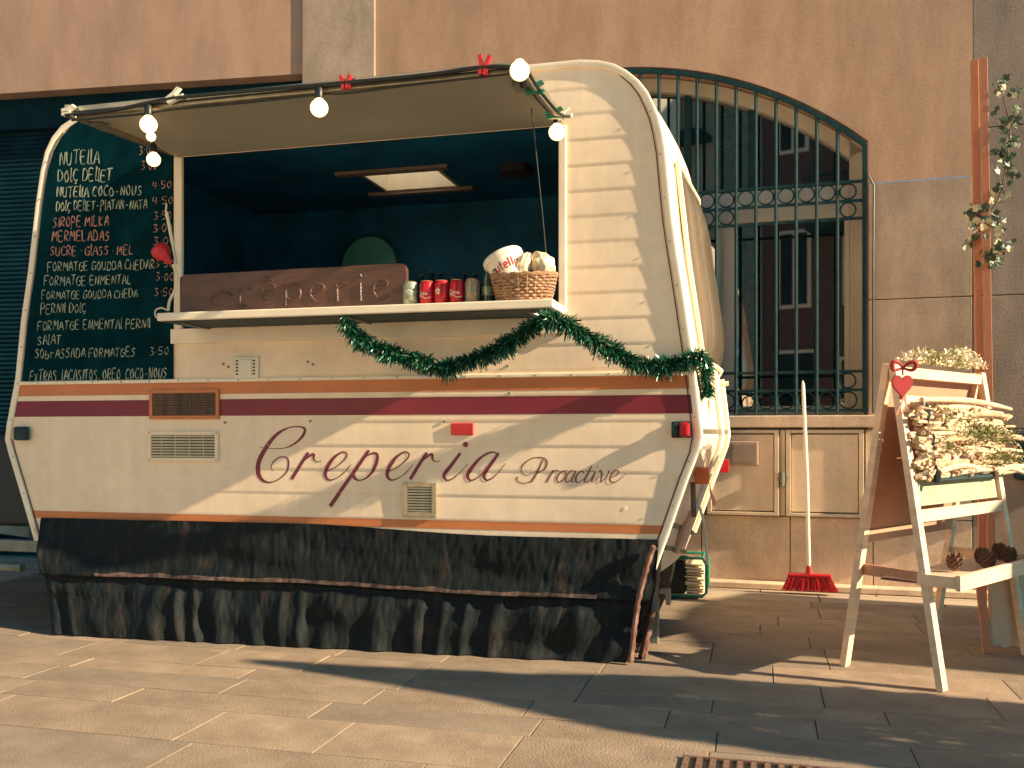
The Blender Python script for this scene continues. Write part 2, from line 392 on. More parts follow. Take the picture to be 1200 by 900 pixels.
# band behind the meter cabinets left of them
block(U0, W.at(829, 560)[0]-.02, ZP, ZC, 'plinth')
def cabinet(x0, x1, vent=False):
    u0 = W.at(x0, 560)[0]; u1 = W.at(x1, 560)[0]
    fr = MB()
    for a, b, c, d in ((u0, u0+.03, ZP, ZC), (u1-.03, u1, ZP, ZC), (u0+.03, u1-.03, ZC-.03, ZC), (u0+.03, u1-.03, ZP, ZP+.03)): fr.span(a, b, -.037, .0, c+.004, d-.004)
    f = fr.build('cabinet_frame', M['cabmetal'], bld, bevel=.003)
    MB().span(u0+.034, u1-.034, -.022, .0, ZP+.034, ZC-.034).build('cabinet_door', M['cab'], f, bevel=.004)
    if vent:
        a, za = W.at(846, 545); b, zb = W.at(889, 517)
        MB().span(a, b, -.040, -.0225, za, zb).build('vent_cover', M['stone'], f, bevel=.006)
        MB().span(a+.07, b-.015, -.0445, -.0405, za+.02, zb-.02).build('vent_hole', M['pilaster'], f)
cabinet(829, 913, True); cabinet(921, 1012)
u1_ = W.at(1012, 560)[0]; block(u1_+.01, UP, ZP, ZC, 'plinth')
hx, hz = W.at(917, 560)
MB().span(hx-.016, hx+.016, -.015, .0, ZP+.006, ZC-.006).build('cabinet_post', M['cabmetal'], bld)
MB().tube([(hx, -.04, hz-.05), (hx, -.04, hz+.04)], .014, 8).span(hx-.03, hx+.03, -.038, -.016, hz-.02, hz+.01).build('lock', M['steel'], bld)

# window: frame, panes
wf = MB(); vf = .20
def archband(mb, i0, i1, v0, v1, u0=UL, u1=UR, n=36):
    for i in range(n):
        a = lerp(u0+i0, u1-i0, i/n); b = lerp(u0+i0, u1-i0, (i+1)/n)
        a2 = lerp(u0+i1, u1-i1, i/n); b2 = lerp(u0+i1, u1-i1, (i+1)/n)
        o1, o2, q1, q2 = arch(a, i0), arch(b, i0), arch(a2, i1), arch(b2, i1)
        mb.quad((a2, v0, q1), (b2, v0, q2), (b, v0, o2), (a, v0, o1))
        mb.quad((a2, v0, q1), (a2, v1, q1), (b2, v1, q2), (b2, v0, q2))
archband(wf, .01, .10, vf, vf+.09)
win = wf.build('window', M['winframe'], bld, label='arched window with a cream frame and dark reflecting panes')
ZT0, ZT1 = W.at(950, 243)[1]-.03, W.at(950, 214)[1]+.02
uM0, uM1 = W.at(838, 330, vf)[0], W.at(863, 330, vf)[0]
MB().span(UR-.10, UR-.01, vf, vf+.09, ZB, arch(UR-.1)-.01).build('jamb', M['winframe'], win); MB().span(UL+.01, UL+.10, vf, vf+.09, ZB, arch(UL+.1)-.01).build('jamb', M['winframe'], win)
MB().span(UL+.102, UR-.102, vf+.004, vf+.085, ZT0, ZT1).build('transom', M['winframe'], win)
MB().span(uM0, uM1, vf+.003, vf+.088, ZB+.07, ZT0-.002).span(uM0+.05, uM0+.06, vf-.006, vf+.002, ZB+.07, ZT0-.003).build('mullion', M['winframe'], win)
ur2 = W.at(990, 330, vf)[0]
MB().span(ur2, UR-.102, vf+.012, vf+.088, ZB+.07, ZT0-.002).build('sash_stile', M['winframe'], win)
MB().span(UL+.102, UR-.102, vf+.003, vf+.088, ZB, ZB+.068).build('bottom_rail', M['winframe'], win)
MB().span(uM1+.001, ur2-.001, vf+.05, vf+.056, ZB+.07, ZT0-.002).build('pane', M['glass'], win)
MB().span(UL+.102, uM0-.001, vf+.05, vf+.056, ZB+.07, ZT0-.002).build('pane', M['glass'], win)
mb = MB()
for i in range(30):
    a = lerp(UL+.10, UR-.10, i/30); b = lerp(UL+.10, UR-.10, (i+1)/30)
    mb.quad((a, vf+.05, ZT1), (b, vf+.05, ZT1), (b, vf+.05, arch(b, .09)), (a, vf+.05, arch(a, .09)))
mb.build('pane', M['glass'], win)
# dark upper sash bars
mb = MB()
for px in (805, 880, 1000): 
    u = W.at(px, 180, vf)[0]; mb.span(u-.022, u+.022, vf+.02, vf+.048, ZT1, arch(u, .1)-.003)
mb.build('glazing_bar', M['iron'], win)
MB().span(UL-.1, UR+.1, 1.2, 1.25, .5, 4).build('room_wall', M['inside'], win)
# grille
gr = MB(); gv = .0
def flat(mb, pts, wd, v0, v1): 
    for a, b in zip(pts, pts[1:]): mb.beam((a[0], (v0+v1)/2, a[1]), (b[0], (v0+v1)/2, b[1]), abs(v1-v0), wd, (0, 1, 0)) if False else mb.beam((a[0], (v0+v1)/2, a[1]), (b[0], (v0+v1)/2, b[1]), wd, abs(v1-v0), (0, 1, 0))
arc = [(lerp(UL+.02, UR-.02, i/40), arch(lerp(UL+.02, UR-.02, i/40), .03)) for i in range(41)]
flat(gr, arc, .03, -.012, .012)
flat(gr, [(UR-.02, ZB+.02), (UR-.02, arc[-1][1])], .028, -.0125, .0125); flat(gr, [(UL+.02, ZB+.02), (UL+.02, arc[-1][1])], .028, -.0125, .0125)
g = gr.build('window_grille', M['iron'], bld)
rails = [W.at(950, y)[1] for y in (216.5, 238.5, 259, 436, 457.5, 481)]
# the rails are level in reality; average their height
for z in rails: 
    MB().span(UL+.035, UR-.035, -.007, .007, z-.009, z+.009).build('rail', M['iron'], g)
du_ = (W.at(981.5, 200)[0]-W.at(794.5, 200)[0])/8; ub = W.at(981.5, 200)[0]
ringm = None
def ring(r): return MB().tube([(r*math.cos(2*PI*k/20), 0, r*math.sin(2*PI*k/20)) for k in range(20)], .006, 5, True).mesh('ring', M['iron'], True)
r1 = ring((rails[0]-rails[1])/2-.012); r2 = ring((rails[1]-rails[2])/2-.010); r3 = ring((rails[4]-rails[5])/2-.012)
barm = {}
k = 0; u = ub
while u > UL+.05:
    mb = MB().tube([(u, 0, ZB+.01), (u, 0, arch(u, .035))], .0115, 8); mb.build('bar', M['iron'], g, True)
    c = u+du_/2
    if c < UR-.03:
        obj('ring', r1, g, (c, 0, (rails[0]+rails[1])/2)); obj('ring', r3, g, (c, 0, (rails[4]+rails[5])/2))
        if k == 0 or k >= 6: obj('ring', r2, g, (c, 0, (rails[1]+rails[2])/2))
        if k == 0: obj('ring', r2, g, (c, 0, (rails[3]+rails[4])/2))
    k += 1; u -= du_
# downpipe cable beside the window
cu, _ = W.at(1023, 300)
MB().tube([(cu, -.015, ZC+.1), (cu, -.015, 2.0), (cu+.004, -.015, ZJ-.02), (cu-.03, -.02, ZJ+.05)], .006, 6).build('wall_cable', M['cord'], bld, True)
# left stretch: lintel wall, roller shutter, pillar
bl = LW.thing('shop_front', 'left shop front with a dark closed roller shutter under a terracotta wall', 'shop front')
ulp, zl1 = LW.at(355, 88); _, zl0 = LW.at(0, 108)
print('lintel', zl1, zl0, 'pillar', ulp)
ZL = (zl0+zl1)/2
MB().span(-9, ulp+.05, 0, .5, ZL, TOP).build('rendered_wall', M['render2'], bl)
MB().span(-9, ulp+.05, .13, .30, ZL-.25, ZL-.002).build('shutter_box', M['shutter'], bl)
mb = MB(); z = 0.0
while z < ZL-.26:
    for q in range(1):
        mb.grid(lambda a, b: (lerp(-9, ulp+.04, a), .20-.010*math.sin(PI*b), z+.034*b), 1, 5)
    mb.quad((-9, .20, z+.034), (ulp+.04, .20, z+.034), (ulp+.04, .204, z+.037), (-9, .204, z+.037))
    z += .037
mb.build('shutter_slat', M['shutter'], bl, True, 50, kind='stuff')
MB().span(-9, ulp+.05, .25, .28, 0, ZL).build('shutter_back', M['shutter'], bl)
pz = LW.at(355, 98)[1]
MB().span(ulp, -.0, -.02, .3, 0, TOP).build('pillar', M['pilaster'], bl, bevel=.006)

# ------------------------------------------------------------------ caravan
cv = C.thing('food_caravan', 'cream catering caravan with orange and maroon stripes and an open serving hatch', 'caravan')
LT = [(.37, -3.041), (.42, -3.056), (.711, -3.157), (.90, -3.225), (.97, -3.247), (1.05, -3.235), (1.281, -3.183), (1.592, -3.146), (1.834, -3.104), (2.187, -3.056), (2.36, -3.025), (2.45, -3.0), (2.52, -2.96), (2.573, -2.905), (2.607, -2.833), (2.63, -2.75), (2.645, -2.62)]
RT = [(.37, .098), (.439, .123), (.62, .187), (.808, .252), (.93, .300), (.985, .312), (1.033, .308), (1.243, .284), (1.379, .266), (1.612, .232), (1.765, .208), (1.925, .185), (2.1, .168), (2.22, .157), (2.305, .143), (2.37, .127), (2.423, .107), (2.48, .080), (2.533, .042), (2.58, -.01), (2.614, -.066), (2.634, -.13), (2.645, -.21)]
Lu = lambda z: interp(LT, z); Ru = lambda z: interp(RT, z)
ZB0, ZM0, ZM1 = .44, 1.252, 1.270
UO0, UO1 = -2.212, -.305                            # serving opening
ZO0, ZO1 = 1.50, 2.372
def ribs(u, z, k0=-1.3):
    p = .1135; t = ((z-.03) % p)/p
    prof = .5+.5*math.cos(2*PI*t) if t > 1 else (1-t)**.6 * (1 if t > .06 else t/.06)
    a = .0045*sst(-3.1, -1.2, u)+.0012
    edge = sst(0, .10, Ru(z)-.012-u)
    return -.0095*prof*a/.0045*edge*.27 - .0009*noise.noise((u*2.2, z*3, 1.3))
def sheet(z0, z1, uf, ug, off=0, dz=.0071, nu=36, flat_=False):
    nz = max(1, int((z1-z0)/dz))
    def fn(a, b):
        z = lerp(z0, z1, b); l = uf(z); r = ug(z); u = lerp(l, r, a)
        return (u, (0 if flat_ else ribs(u, z))-off, z)
    return MB().grid(fn, nu, nz)
ins = .006
body = MB()
for m_ in (sheet(ZB0, ZM0, lambda z: Lu(z)+ins, lambda z: Ru(z)-ins), sheet(ZM0, ZO0, lambda z: Lu(z)+ins, lambda z: Ru(z)-ins),
           sheet(ZO0, ZO1, lambda z: UO1+.035, lambda z: Ru(z)-ins, nu=24), sheet(ZO0, ZO1, lambda z: Lu(z)+ins, lambda z: UO0-.05, nu=8),
           sheet(ZO1, 2.645, lambda z: Lu(z)+ins, lambda z: Ru(z)-ins)): body.add(m_.v, m_.f)
body.build('side_panel', M['cream'], cv, True, 60)
def stripe(z0, z1, mt):
    sheet(z0, z1, lambda z: Lu(z)+ins+.004, lambda z: Ru(z)-ins-.004, off=.0012, dz=.0071).build('stripe', M[mt], cv, True, 60)
stripe(1.194, 1.251, 'orange'); stripe(1.087, 1.168, 'maroon'); stripe(.562, .600, 'orange')
MB().span(Lu(1.26)+.01, Ru(1.26)-.008, -.016, .004, ZM0, ZM1).build('belt_moulding', M['trim'], cv, bevel=.004)
# shell: ends, roof and floor
CW = 1.95
outl = [(x, z) for z, x in LT] + [(x, z) for z, x in RT[::-1]]
def bow(v): return .075*(1-((v-CW/2)/(CW/2))**2)
def shell_pt(x, z, v):
    s = -sst(-2.7, -3.0, x) if False else (sst(-.3, .15, x)-sst(2.7, 3.0, -x))
    return (x+s*bow(v), v, z)
sh = MB(); nv = 12
n0 = len(LT)
for i in range(len(outl)-1):
    if i == n0-1: sh.build('end_shell', M['cream'], cv, True, 50); sh = MB(); continue
    (x0, z0), (x1, z1) = outl[i], outl[i+1]
    for j in range(nv):
        a, b = CW*j/nv, CW*(j+1)/nv
        sh.quad(shell_pt(x0, z0, a), shell_pt(x0, z0, b), shell_pt(x1, z1, b), shell_pt(x1, z1, a))
sh.build('end_shell', M['cream'], cv, True, 50)
for side in (0, 1):
    li = MB(); pts = LT if side == 0 else RT
    for (z0, x0), (z1, x1) in zip(pts, pts[1:]):
        if z0 < .5 or z1 > 2.575: continue
        o_ = .03 if side == 0 else -.03
        li.quad((x0+o_, .036, min(z0, 2.6)), (x1+o_, .036, min(z1, 2.6)), (x1+o_, CW-.02, min(z1, 2.6)), (x0+o_, CW-.02, min(z0, 2.6)))
    li.build('inner_lining', M['dark'], cv, True)
# roof with a roof light opening
ax0, ax1, ay0, ay1 = -1.74, -1.28, 1.12, 1.52
xs = [outl[n0-1][0], ax0, ax1, outl[n0][0]]; ys = [0, ay0, ay1, CW]
rf = MB(); ce = MB()
for i in range(3):
    for j in range(3):
        if i == 1 and j == 1: continue
        rf.quad((xs[i], ys[j], 2.645), (xs[i+1], ys[j], 2.645), (xs[i+1], ys[j+1], 2.645), (xs[i], ys[j+1], 2.645))
        ce.quad((xs[i]-(.27 if i == 0 else 0), ys[j], 2.555), (xs[i+1]+(.215 if i == 2 else 0), ys[j], 2.555), (xs[i+1]+(.215 if i == 2 else 0), ys[j+1], 2.555), (xs[i]-(.27 if i == 0 else 0), ys[j+1], 2.555))
rf.build('roof', M['cream'], cv); ce.build('ceiling', M['dark'], cv)
rl = MB()
for a, b, c, d in ((ax0, ax1, ay0-.02, ay0), (ax0, ax1, ay1, ay1+.02), (ax0-.02, ax0, ay0-.02, ay1+.02), (ax1, ax1+.02, ay0-.02, ay1+.02)): rl.span(a, b, c, d, 2.55, 2.72)
lt = rl.build('roof_light', M['cream'], cv)
rl = MB()
for a, b, c, d in ((ax0-.14, ax1+.10, ay0-.08, ay0-.021), (ax0-.14, ax1+.10, ay1+.021, ay1+.08)): rl.span(a, b, c, d, 2.53, 2.55)
rl.build('roof_light_trim', M['pilaster'], lt)
mdome = mat('milky roof dome', (.80, .74, .6), .5, .03, 5, trans=0)
# translucent dome
mt_ = mdome.node_tree; tr = mt_.nodes.new('ShaderNodeBsdfTranslucent'); tr.inputs[0].default_value = (.80, .88, .92, 1)
mt_.links.new(tr.outputs[0], mt_.nodes['Material Output'].inputs[0])
MB().span(ax0-.025, ax1+.025, ay0-.025, ay1+.025, 2.721, 2.735).build('dome', mdome, lt)
MB().span(-3.0, .1, .02, CW-.02, .50, .53).build('floor', M['dark'], cv)
bw = MB(); nn = 24                                    # back wall
bw.add([(x, CW, z) for x, z in outl], [tuple(range(len(outl)))]); bw.build('back_wall', M['dark'], cv)
# inner lining of the serving side
iw = MB()
for (a, b, c, d) in ((-2.98, UO0-.02, .53, 2.40), (UO1+.02, .05, .53, 2.40), (UO0-.02, UO1+.02, .53, ZO0-.01), (-2.84, -.03, 2.401, 2.55)): MB().span(a, b, .025, .035, c, d).build('inner_lining', M['dark'], cv)
MB().span(-2.6, -.1, CW-.62, CW-.03, .53, 1.42).build('counter', M['darker'], cv)
MB().span(-1.2, -.1, CW-.30, CW-.02, 1.83, 1.85).build('wall_shelf', M['darker'], cv)
# opening frame
fr = MB().span(UO0-.045, UO0, -.010, .012, ZO0-.02, ZO1); fr.build('frame_post', M['trim'], cv, bevel=.004)
fr = MB().span(UO1, UO1+.034, -.014, .012, ZO0-.02, ZO1); fr.build('frame_post', M['trim'], cv, bevel=.004)
MB().span(UO0-.055, UO1+.034, -.022, .03, ZO0-.055, ZO0+.018).build('frame_sill', M['trim'], cv, bevel=.003)
# counter shelf
MB().span(-2.15, -.268, -.30, .05, 1.523, 1.560).build('serving_shelf', M['trim'], cv, bevel=.005)
MB().span(-2.13, -.29, -.285, -.023, 1.5185, 1.5225).build('shelf_shade', M['teal'], cv)  # dark sheet that paints the shade below the shelf
for u in (-2.05, -1.2, -.38): MB().prism([(u-.008, 1.518), (u+.008, 1.518), (u+.008, 1.51), (u-.008, 1.51)], -.24, -.01).build('shelf_bracket', M['steel'], cv)
# hatch flap
FV = -.75; FZ = 2.335
def flap_pt(u, t, dz=0): return (u, t*FV, lerp(2.378, FZ+.005, t)+.02*math.sin(PI*t)+dz)
fl = MB().grid(lambda a, b: flap_pt(lerp(-2.245, -.31, a), b), 10, 10); fl.grid(lambda a, b: flap_pt(lerp(-2.245, -.31, a), b, .028), 10, 10)
for u in (-2.245, -.31): fl.grid(lambda a, b: flap_pt(u, a, .028*b), 10, 1)
fl = fl.build('hatch_flap', M['cream'], cv, True, 40)
MB().grid(lambda a, b: flap_pt(lerp(-2.235, -.32, a), b*.985, -.003), 10, 10).build('hatch_lining', M['lining'], fl, True)
MB().span(-2.262, -.296, FV-.022, FV+.004, FZ-.006, FZ+.036).build('front_rail', M['alu'], fl, bevel=.004)
MB().span(-2.262, -.296, FV-.030, FV-.0225, FZ+.006, FZ+.011).build('rail_seal', M['black'], fl)
for u in (-2.262, -.296): MB().beam((u, -.01, 2.405), (u, FV-.01, FZ+.024), .018, .05).build('side_rail', M['alu'], fl)
for u in (-2.25, -.36):
    MB().span(u, u+.05, -.63, -.55, 2.335, 2.348).build('latch', M['steel'], fl)
MB().tube([(-.36, -.30, 2.36), (-.345, -.16, 1.95), (-.335, -.05, 1.60)], .003, 6).build('stay', M['cord'], cv, True)
MB().tube([(-2.235, -.10, 2.08), (-2.205, -.06, 1.83)], .008, 8).tube([(-2.235, -.10, 2.12), (-2.238, -.1, 2.08)], .004, 6).build('stay', M['white'], cv, True)
# outline trims, front and back edge
for v_, dv_ in ((0, -1), (CW, 1)):
    tr_ = MB(); path = outl
    for k in range(len(path)):
        pass
    nrm = []
    for k in range(len(path)):
        x0, z0 = path[max(k-1, 0)]; x1, z1 = path[min(k+1, len(path)-1)]; L = math.hypot(x1-x0, z1-z0); nrm.append(((z1-z0)/L, -(x1-x0)/L))
    sec = [(-.018, 0), (-.018, .010), (-.006, .016), (.010, .014), (.014, .004), (.014, -.03)]
    b = len(tr_.v)
    for (x, z), (nx, nz_) in zip(path, nrm):
        for d, h in sec: tr_.v.append((x-nx*d, v_+dv_*h, z-nz_*d))
    m_ = len(sec)
    for k in range(len(path)-1):
        for q in range(m_-1): tr_.f.append((b+k*m_+q, b+k*m_+q+1, b+(k+1)*m_+q+1, b+(k+1)*m_+q))
    tr_.build('edge_trim', M['trim'], cv, True, 35)
tk = [(z, x) for z, x in RT if z > .9][::1]
MB().tube([(x-.030, -.004, z) for z, x in tk], .0022, 5).build('trim_seal', M['black'], cv, True)
tk = [(z, x) for z, x in RT if z <= .97]
MB().tube([(x-.026, -.004, z) for z, x in tk], .0022, 5).build('trim_seal', M['black'], cv, True)
tk = [(z, x) for z, x in LT if z <= .97]
MB().tube([(x+.026, -.004, z) for z, x in tk], .0022, 5).build('trim_seal', M['black'], cv, True)
# end face windows and mouldings
def endpt(v, z, off=0): x, _, _ = shell_pt(Ru(z), z, v); return (x+off, v, z)
mb = MB().grid(lambda a, b: endpt(lerp(.22, 1.72, a), lerp(1.36, 2.22, b), .01+.05*(1-abs(2*a-1)**4)*(1-abs(2*b-1)**5)), 16, 14)
ew = mb.build('end_window', M['acryl'], cv, True, 60)
MB().tube([endpt(lerp(.2, 1.74, min(1, max(0, a))), z, .018) for a, z in [(0, 1.34), (.5, 1.33), (1, 1.34), (1, 1.8), (1, 2.23), (.5, 2.24), (0, 2.23), (0, 1.8)]], .012, 6, True).build('window_seal', M['trim'], ew, True)
for v in (.55, 1.25):
    MB().tube([endpt(v, z, .012) for z in (.45, .7, .93, .99, 1.1, 1.3)], .014, 6).build('end_moulding', M['trim'], cv, True)
MB().grid(lambda a, b: endpt(lerp(.0, CW, a), lerp(1.0, 1.02, b), .006), 8, 1).build('end_moulding', M['alu'], cv)
def lamp(v, z, s, mt, off=.02):
    x, y, zz = endpt(v, z, off); m = MB().span(x-.02, x+.018, y-s, y+s, z-s*.75, z+s*.75); return m
def face_lamp(px, py, v, w_, h_, mt, nm='marker_lamp'):
    # lamps standing proud of the end face, seen edge-on from the serving side
    u, z = C.at(px, py, v); return MB().span(u-w_/2, u+w_/2, v-.02, v+.02, z-h_/2, z+h_/2).build(nm, M[mt], cv, bevel=.006)
face_lamp(824.5, 478.5, .30, .055, .075, 'orangelens'); face_lamp(838, 484, .9, .03, .08, 'orangelens')
face_lamp(822.5, 557, .15, .065, .075, 'orangelens'); face_lamp(846.5, 546, 1.35, .072, .075, 'redlens')
for px, py, v in ((820, 427, .10), (845, 451, 1.0)):
    u, z = C.at(px, py, v); MB().tube([(u-.05, v, z-.008), (u-.02, v-.03, z), (u+.04, v-.03, z+.006)], .013, 8).build('grab_handle', M['trim'], cv, True)
for a, b, r_, mt, nm in (((842, 505), (842, 538), .005, 'white', 'lamp_bracket'), ((812, 565), (813, 606), .012, 'rust', 'strap')):
    v = .15 if nm == 'strap' else 1.2
    u, z = C.at(*a, v); u2, z2 = C.at(*b, v); MB().tube([(u, v, z), (u2, v, z2)], r_, 6).build(nm, M[mt], cv, True)
v = .9; pts = [(830, 560), (834, 575), (840, 590), (836, 594), (832, 580)]
q = [(C.at(*p, v)[0], v, C.at(*p, v)[1]) for p in pts]; MB().add([q[0], q[1], q[2], q[3], q[4]], [(0, 1, 2, 3, 4)]).build('ribbon', M['pink'], cv)
pts = crom([(818, 590), (823, 605), (827, 630), (829, 662)], 5); v = .5
MB().tube([(C.at(*p, v)[0], v, C.at(*p, v)[1]) for p in pts], .007, 6).build('hanging_cable', M['white'], cv, True)
pts = crom([(812, 600), (806, 612), (800, 628), (792, 648)], 5); v = .3
MB().tube([(C.at(*p, v)[0], v, C.at(*p, v)[1]) for p in pts], [.02, .018, .016, .015, .015, .016, .018, .02, .022, .022, .022, .02, .018, .016, .016, .016][:len(pts)], 7).build('hose', M['pink'], cv, True)
for z in (.60, .50): MB().beam(endpt(.05, z, .006), endpt(.9, z-.12, .006), .02, .02).build('bumper_bar', M['steel'], cv)
RXm = Matrix.Rotation(PI/2, 3, 'X')
# marker lamps and reflector on the side
def side_part(nm, x0, x1, y0, y1, mt, d=.018, bev=.006, label=None):
    u0, z1 = C.at(x0, y0); u1, z0 = C.at(x1, y1)
    return MB().span(u0, u1, -d, 0, z0, z1).build(nm, M[mt], cv, bevel=bev, label=label)
side_part('reflector', 529, 555, 496, 510, 'red', .012, .003, 'red rectangular reflector')
b_ = side_part('marker_lamp', 787, 810, 494, 513, 'black', .016); 
u0, z1 = C.at(797, 495); u1, z0 = C.at(809, 512); MB().span(u0, u1, -.058, -.012, z0, z1).build('lens', M['redlens'], b_, bevel=.012)
u0, z1 = C.at(788, 496); u1, z0 = C.at(797, 511); MB().span(u0, u1-.001, -.040, -.012, z0, z1).build('lens', M['teal'], b_, bevel=.012)
b_ = side_part('marker_lamp', 18, 36, 500, 516, 'steel', .012)
u0, z1 = C.at(22, 500); u1, z0 = C.at(37, 516); MB().span(u0, u1, -.045, -.010, z0, z1).build('lens', M['teal'], b_, bevel=.012)
# ventilation grilles
def vent(x0, y0, x1, y1, mt_f, mt_l, n, vert=False, bar=0, inn=.018, back='black'):
    u0, z1 = C.at(x0, y0); u1, z0 = C.at(x1, y1)
    f = MB()
    for a, b, c, d in ((u0, u0+inn, z0, z1), (u1-inn, u1, z0, z1), (u0+inn, u1-inn, z1-inn, z1), (u0+inn, u1-inn, z0, z0+inn)): f.span(a, b, -.014, 0, c, d)
    f = f.build('vent', M[mt_f], cv, bevel=.002)
    MB().span(u0+inn, u1-inn, -.008, -.0065, z0+inn, z1-inn).build('vent_back', M[back], f)
    h = (z1-z0-2*inn)/n
    me = MB().add([(0, -.008, 0), (u1-u0-2*inn, -.008, 0), (u1-u0-2*inn, -.013, h*.55), (0, -.013, h*.55), (0, -.013, h*.62), (u1-u0-2*inn, -.013, h*.62)], [(0, 1, 2, 3), (3, 2, 5, 4)]).mesh('louvre', M[mt_l])
    for i in range(n): obj('louvre', me, f, (u0+inn, 0, z0+inn+h*i+.2*h))
    for i in range(bar):
        u = lerp(u0, u1, (i+1)/(bar+1)); MB().span(u-.002, u+.002, -.0145, -.0135, z0+inn, z1-inn).build('upright', M[mt_l], f)
    s = MB()
    for a in (u0+.008, u1-.008):
        for c in (z0+.008, z1-.008): s.lathe([(.004, 0), (.003, .002)], 6, (a, -.014, c), Matrix.Rotation(PI/2, 3, 'X'))
    s.build('screw', M['steel'], f)
    return f
vent(176.5, 457, 258, 491, 'orange', 'rust', 9, bar=4)
vent(175, 505.5, 257, 541, 'cream', 'grille', 8, bar=4)
vent(473, 565, 512, 606, 'alu', 'grille', 9, inn=.022, back='teal')
# inlet box below the shelf
u0, z1 = C.at(276, 418.5); u1, z0 = C.at(304.5, 443)
f = MB().span(u0, u1, -.014, 0, z0, z1).build('inlet', M['white'], cv, bevel=.004)
sm = MB().span(0, .012, -.0155, -.0142, 0, .008).mesh('slot', M['black'])
for i in range(5):
    obj('slot', sm, f, (u0+.010, 0, z0+.016+i*.016)); obj('slot', sm, f, (u1-.030, 0, z0+.016+i*.016))
MB().span(u0+.03, u1-.035, -.018, -.0142, z0+.014, z1-.014).build('flap', M['white'], f, bevel=.003)
sc = MB().lathe([(.007, 0), (.006, .004)], 8, (0, 0, 0), Matrix.Rotation(PI/2, 3, 'X')).mesh('screw', M['steel'])
for px, py in ((262, 426.5), (268, 430), (361, 424), (367, 427), (264, 495), (364, 493.5), (521, 494), (597, 461), (595, 429)):
    u, z = C.at(px, py); obj('screw', sc, cv, (u, -.003, z))
rv = MB().lathe([(.0045, 0), (.0038, .002), (.001, .003)], 8, (0, 0, 0), RXm).mesh('rivet', M['alu'])
k = -3.05
while k < .22:
    obj('rivet', rv, cv, (k, -.0165, 1.261)); k += .165
for tab, sg_ in ((LT, 1), (RT, -1)):
    z = .50
    while z < 2.5:
        obj('rivet', rv, cv, (interp(tab, z)+sg_*.012, -.0165, z)); z += .19
# dents as raised creases
for px, py in ((425, 587), (731, 597)):
    u, z = C.at(px, py); MB().lathe([(.026, 0), (.018, .0012), (.010, .0022), (.002, .0024)], 16, (u, -.001, z), Matrix.Rotation(PI/2, 3, 'X') @ Matrix.Rotation(.6, 3, 'Z'), 1, .45).build('dent', M['cream'], cv, True, 80)

# script lettering on the side, drawn stroke by stroke
def P3(px, py, lift): u, z = C.at(px, py); return (u, ribs(u, z)-.0009-lift, z)
def script(name, strokes, ox, oy, sc_, mt):
    mb = MB()
    for k, st in enumerate(strokes):
        pts = crom([p[:2] for p in st], 14); ws = crom([(p[2],) for p in st], 14)
        mb.ribbon([(ox+x/sc_, oy+y/sc_) for x, y in pts], [max(.6, a[0]/sc_) for a in ws], P3, .0001*k)
    return mb.build(name, M[mt], cv)
def e_(dx, dy=0): return [(x+dx, y+dy, w_) for x, y, w_ in [(392, 345, 4), (430, 325, 4), (468, 292, 6), (475, 270, 7), (455, 262, 7), (420, 285, 12), (390, 328, 16), (380, 362, 15), (397, 384, 8), (430, 376, 4), (465, 350, 4), (494, 316, 3)]]
def r_(dx, dy=0): return [[(x+dx, y+dy, w_) for x, y, w_ in [(306, 264, 13), (275, 312, 14), (232, 381, 15)]], [(x+dx, y+dy, w_) for x, y, w_ in [(262, 330, 4), (290, 298, 5), (320, 273, 10), (330, 275, 12), (330, 292, 8), (345, 304, 4), (364, 300, 3)]]]
crep = [[(152, 345, 3), (142, 330, 4), (152, 305, 5), (180, 285, 5), (208, 285, 6), (219, 305, 8), (212, 345, 7), (180, 378, 5), (142, 394, 6), (108, 387, 12), (86, 355, 20), (90, 300, 20), (125, 235, 18), (170, 182, 14), (220, 155, 6), (262, 150, 6), (290, 160, 11), (282, 190, 12), (250, 222, 8), (205, 243, 4), (150, 247, 3), (93, 240, 2)]]
crep += r_(0); crep += [e_(0)]
crep += [[(572, 254, 12), (520, 330, 15), (460, 415, 16), (402, 500, 18)], [(530, 318, 4), (565, 278, 5), (598, 266, 10), (610, 285, 14), (595, 335, 14), (565, 372, 8), (530, 386, 6), (508, 374, 14), (512, 362, 8)]]
crep += [e_(272)]; crep += r_(521)
crep += [[(974, 266, 12), (930, 325, 16), (902, 362, 15), (915, 385, 8), (950, 372, 4), (1006, 316, 3)]]
crep += [[(1140, 272, 5), (1110, 262, 8), (1065, 285, 10), (1025, 330, 16), (1005, 365, 15), (1020, 386, 8), (1055, 370, 4), (1100, 320, 4), (1130, 282, 5)], [(1142, 266, 12), (1108, 315, 15), (1078, 362, 15), (1090, 385, 8), (1125, 368, 4), (1172, 312, 3)]]
script('lettering', crep, 280, 460, 3.75, 'script')
dot = MB(); dot.lathe([(.0125, 0), (.0124, .0004)], 20, P3(280+997/3.75, 460+228/3.75, 0), Matrix.Rotation(PI/2, 3, 'X')); dot.build('lettering', M['script'], cv)
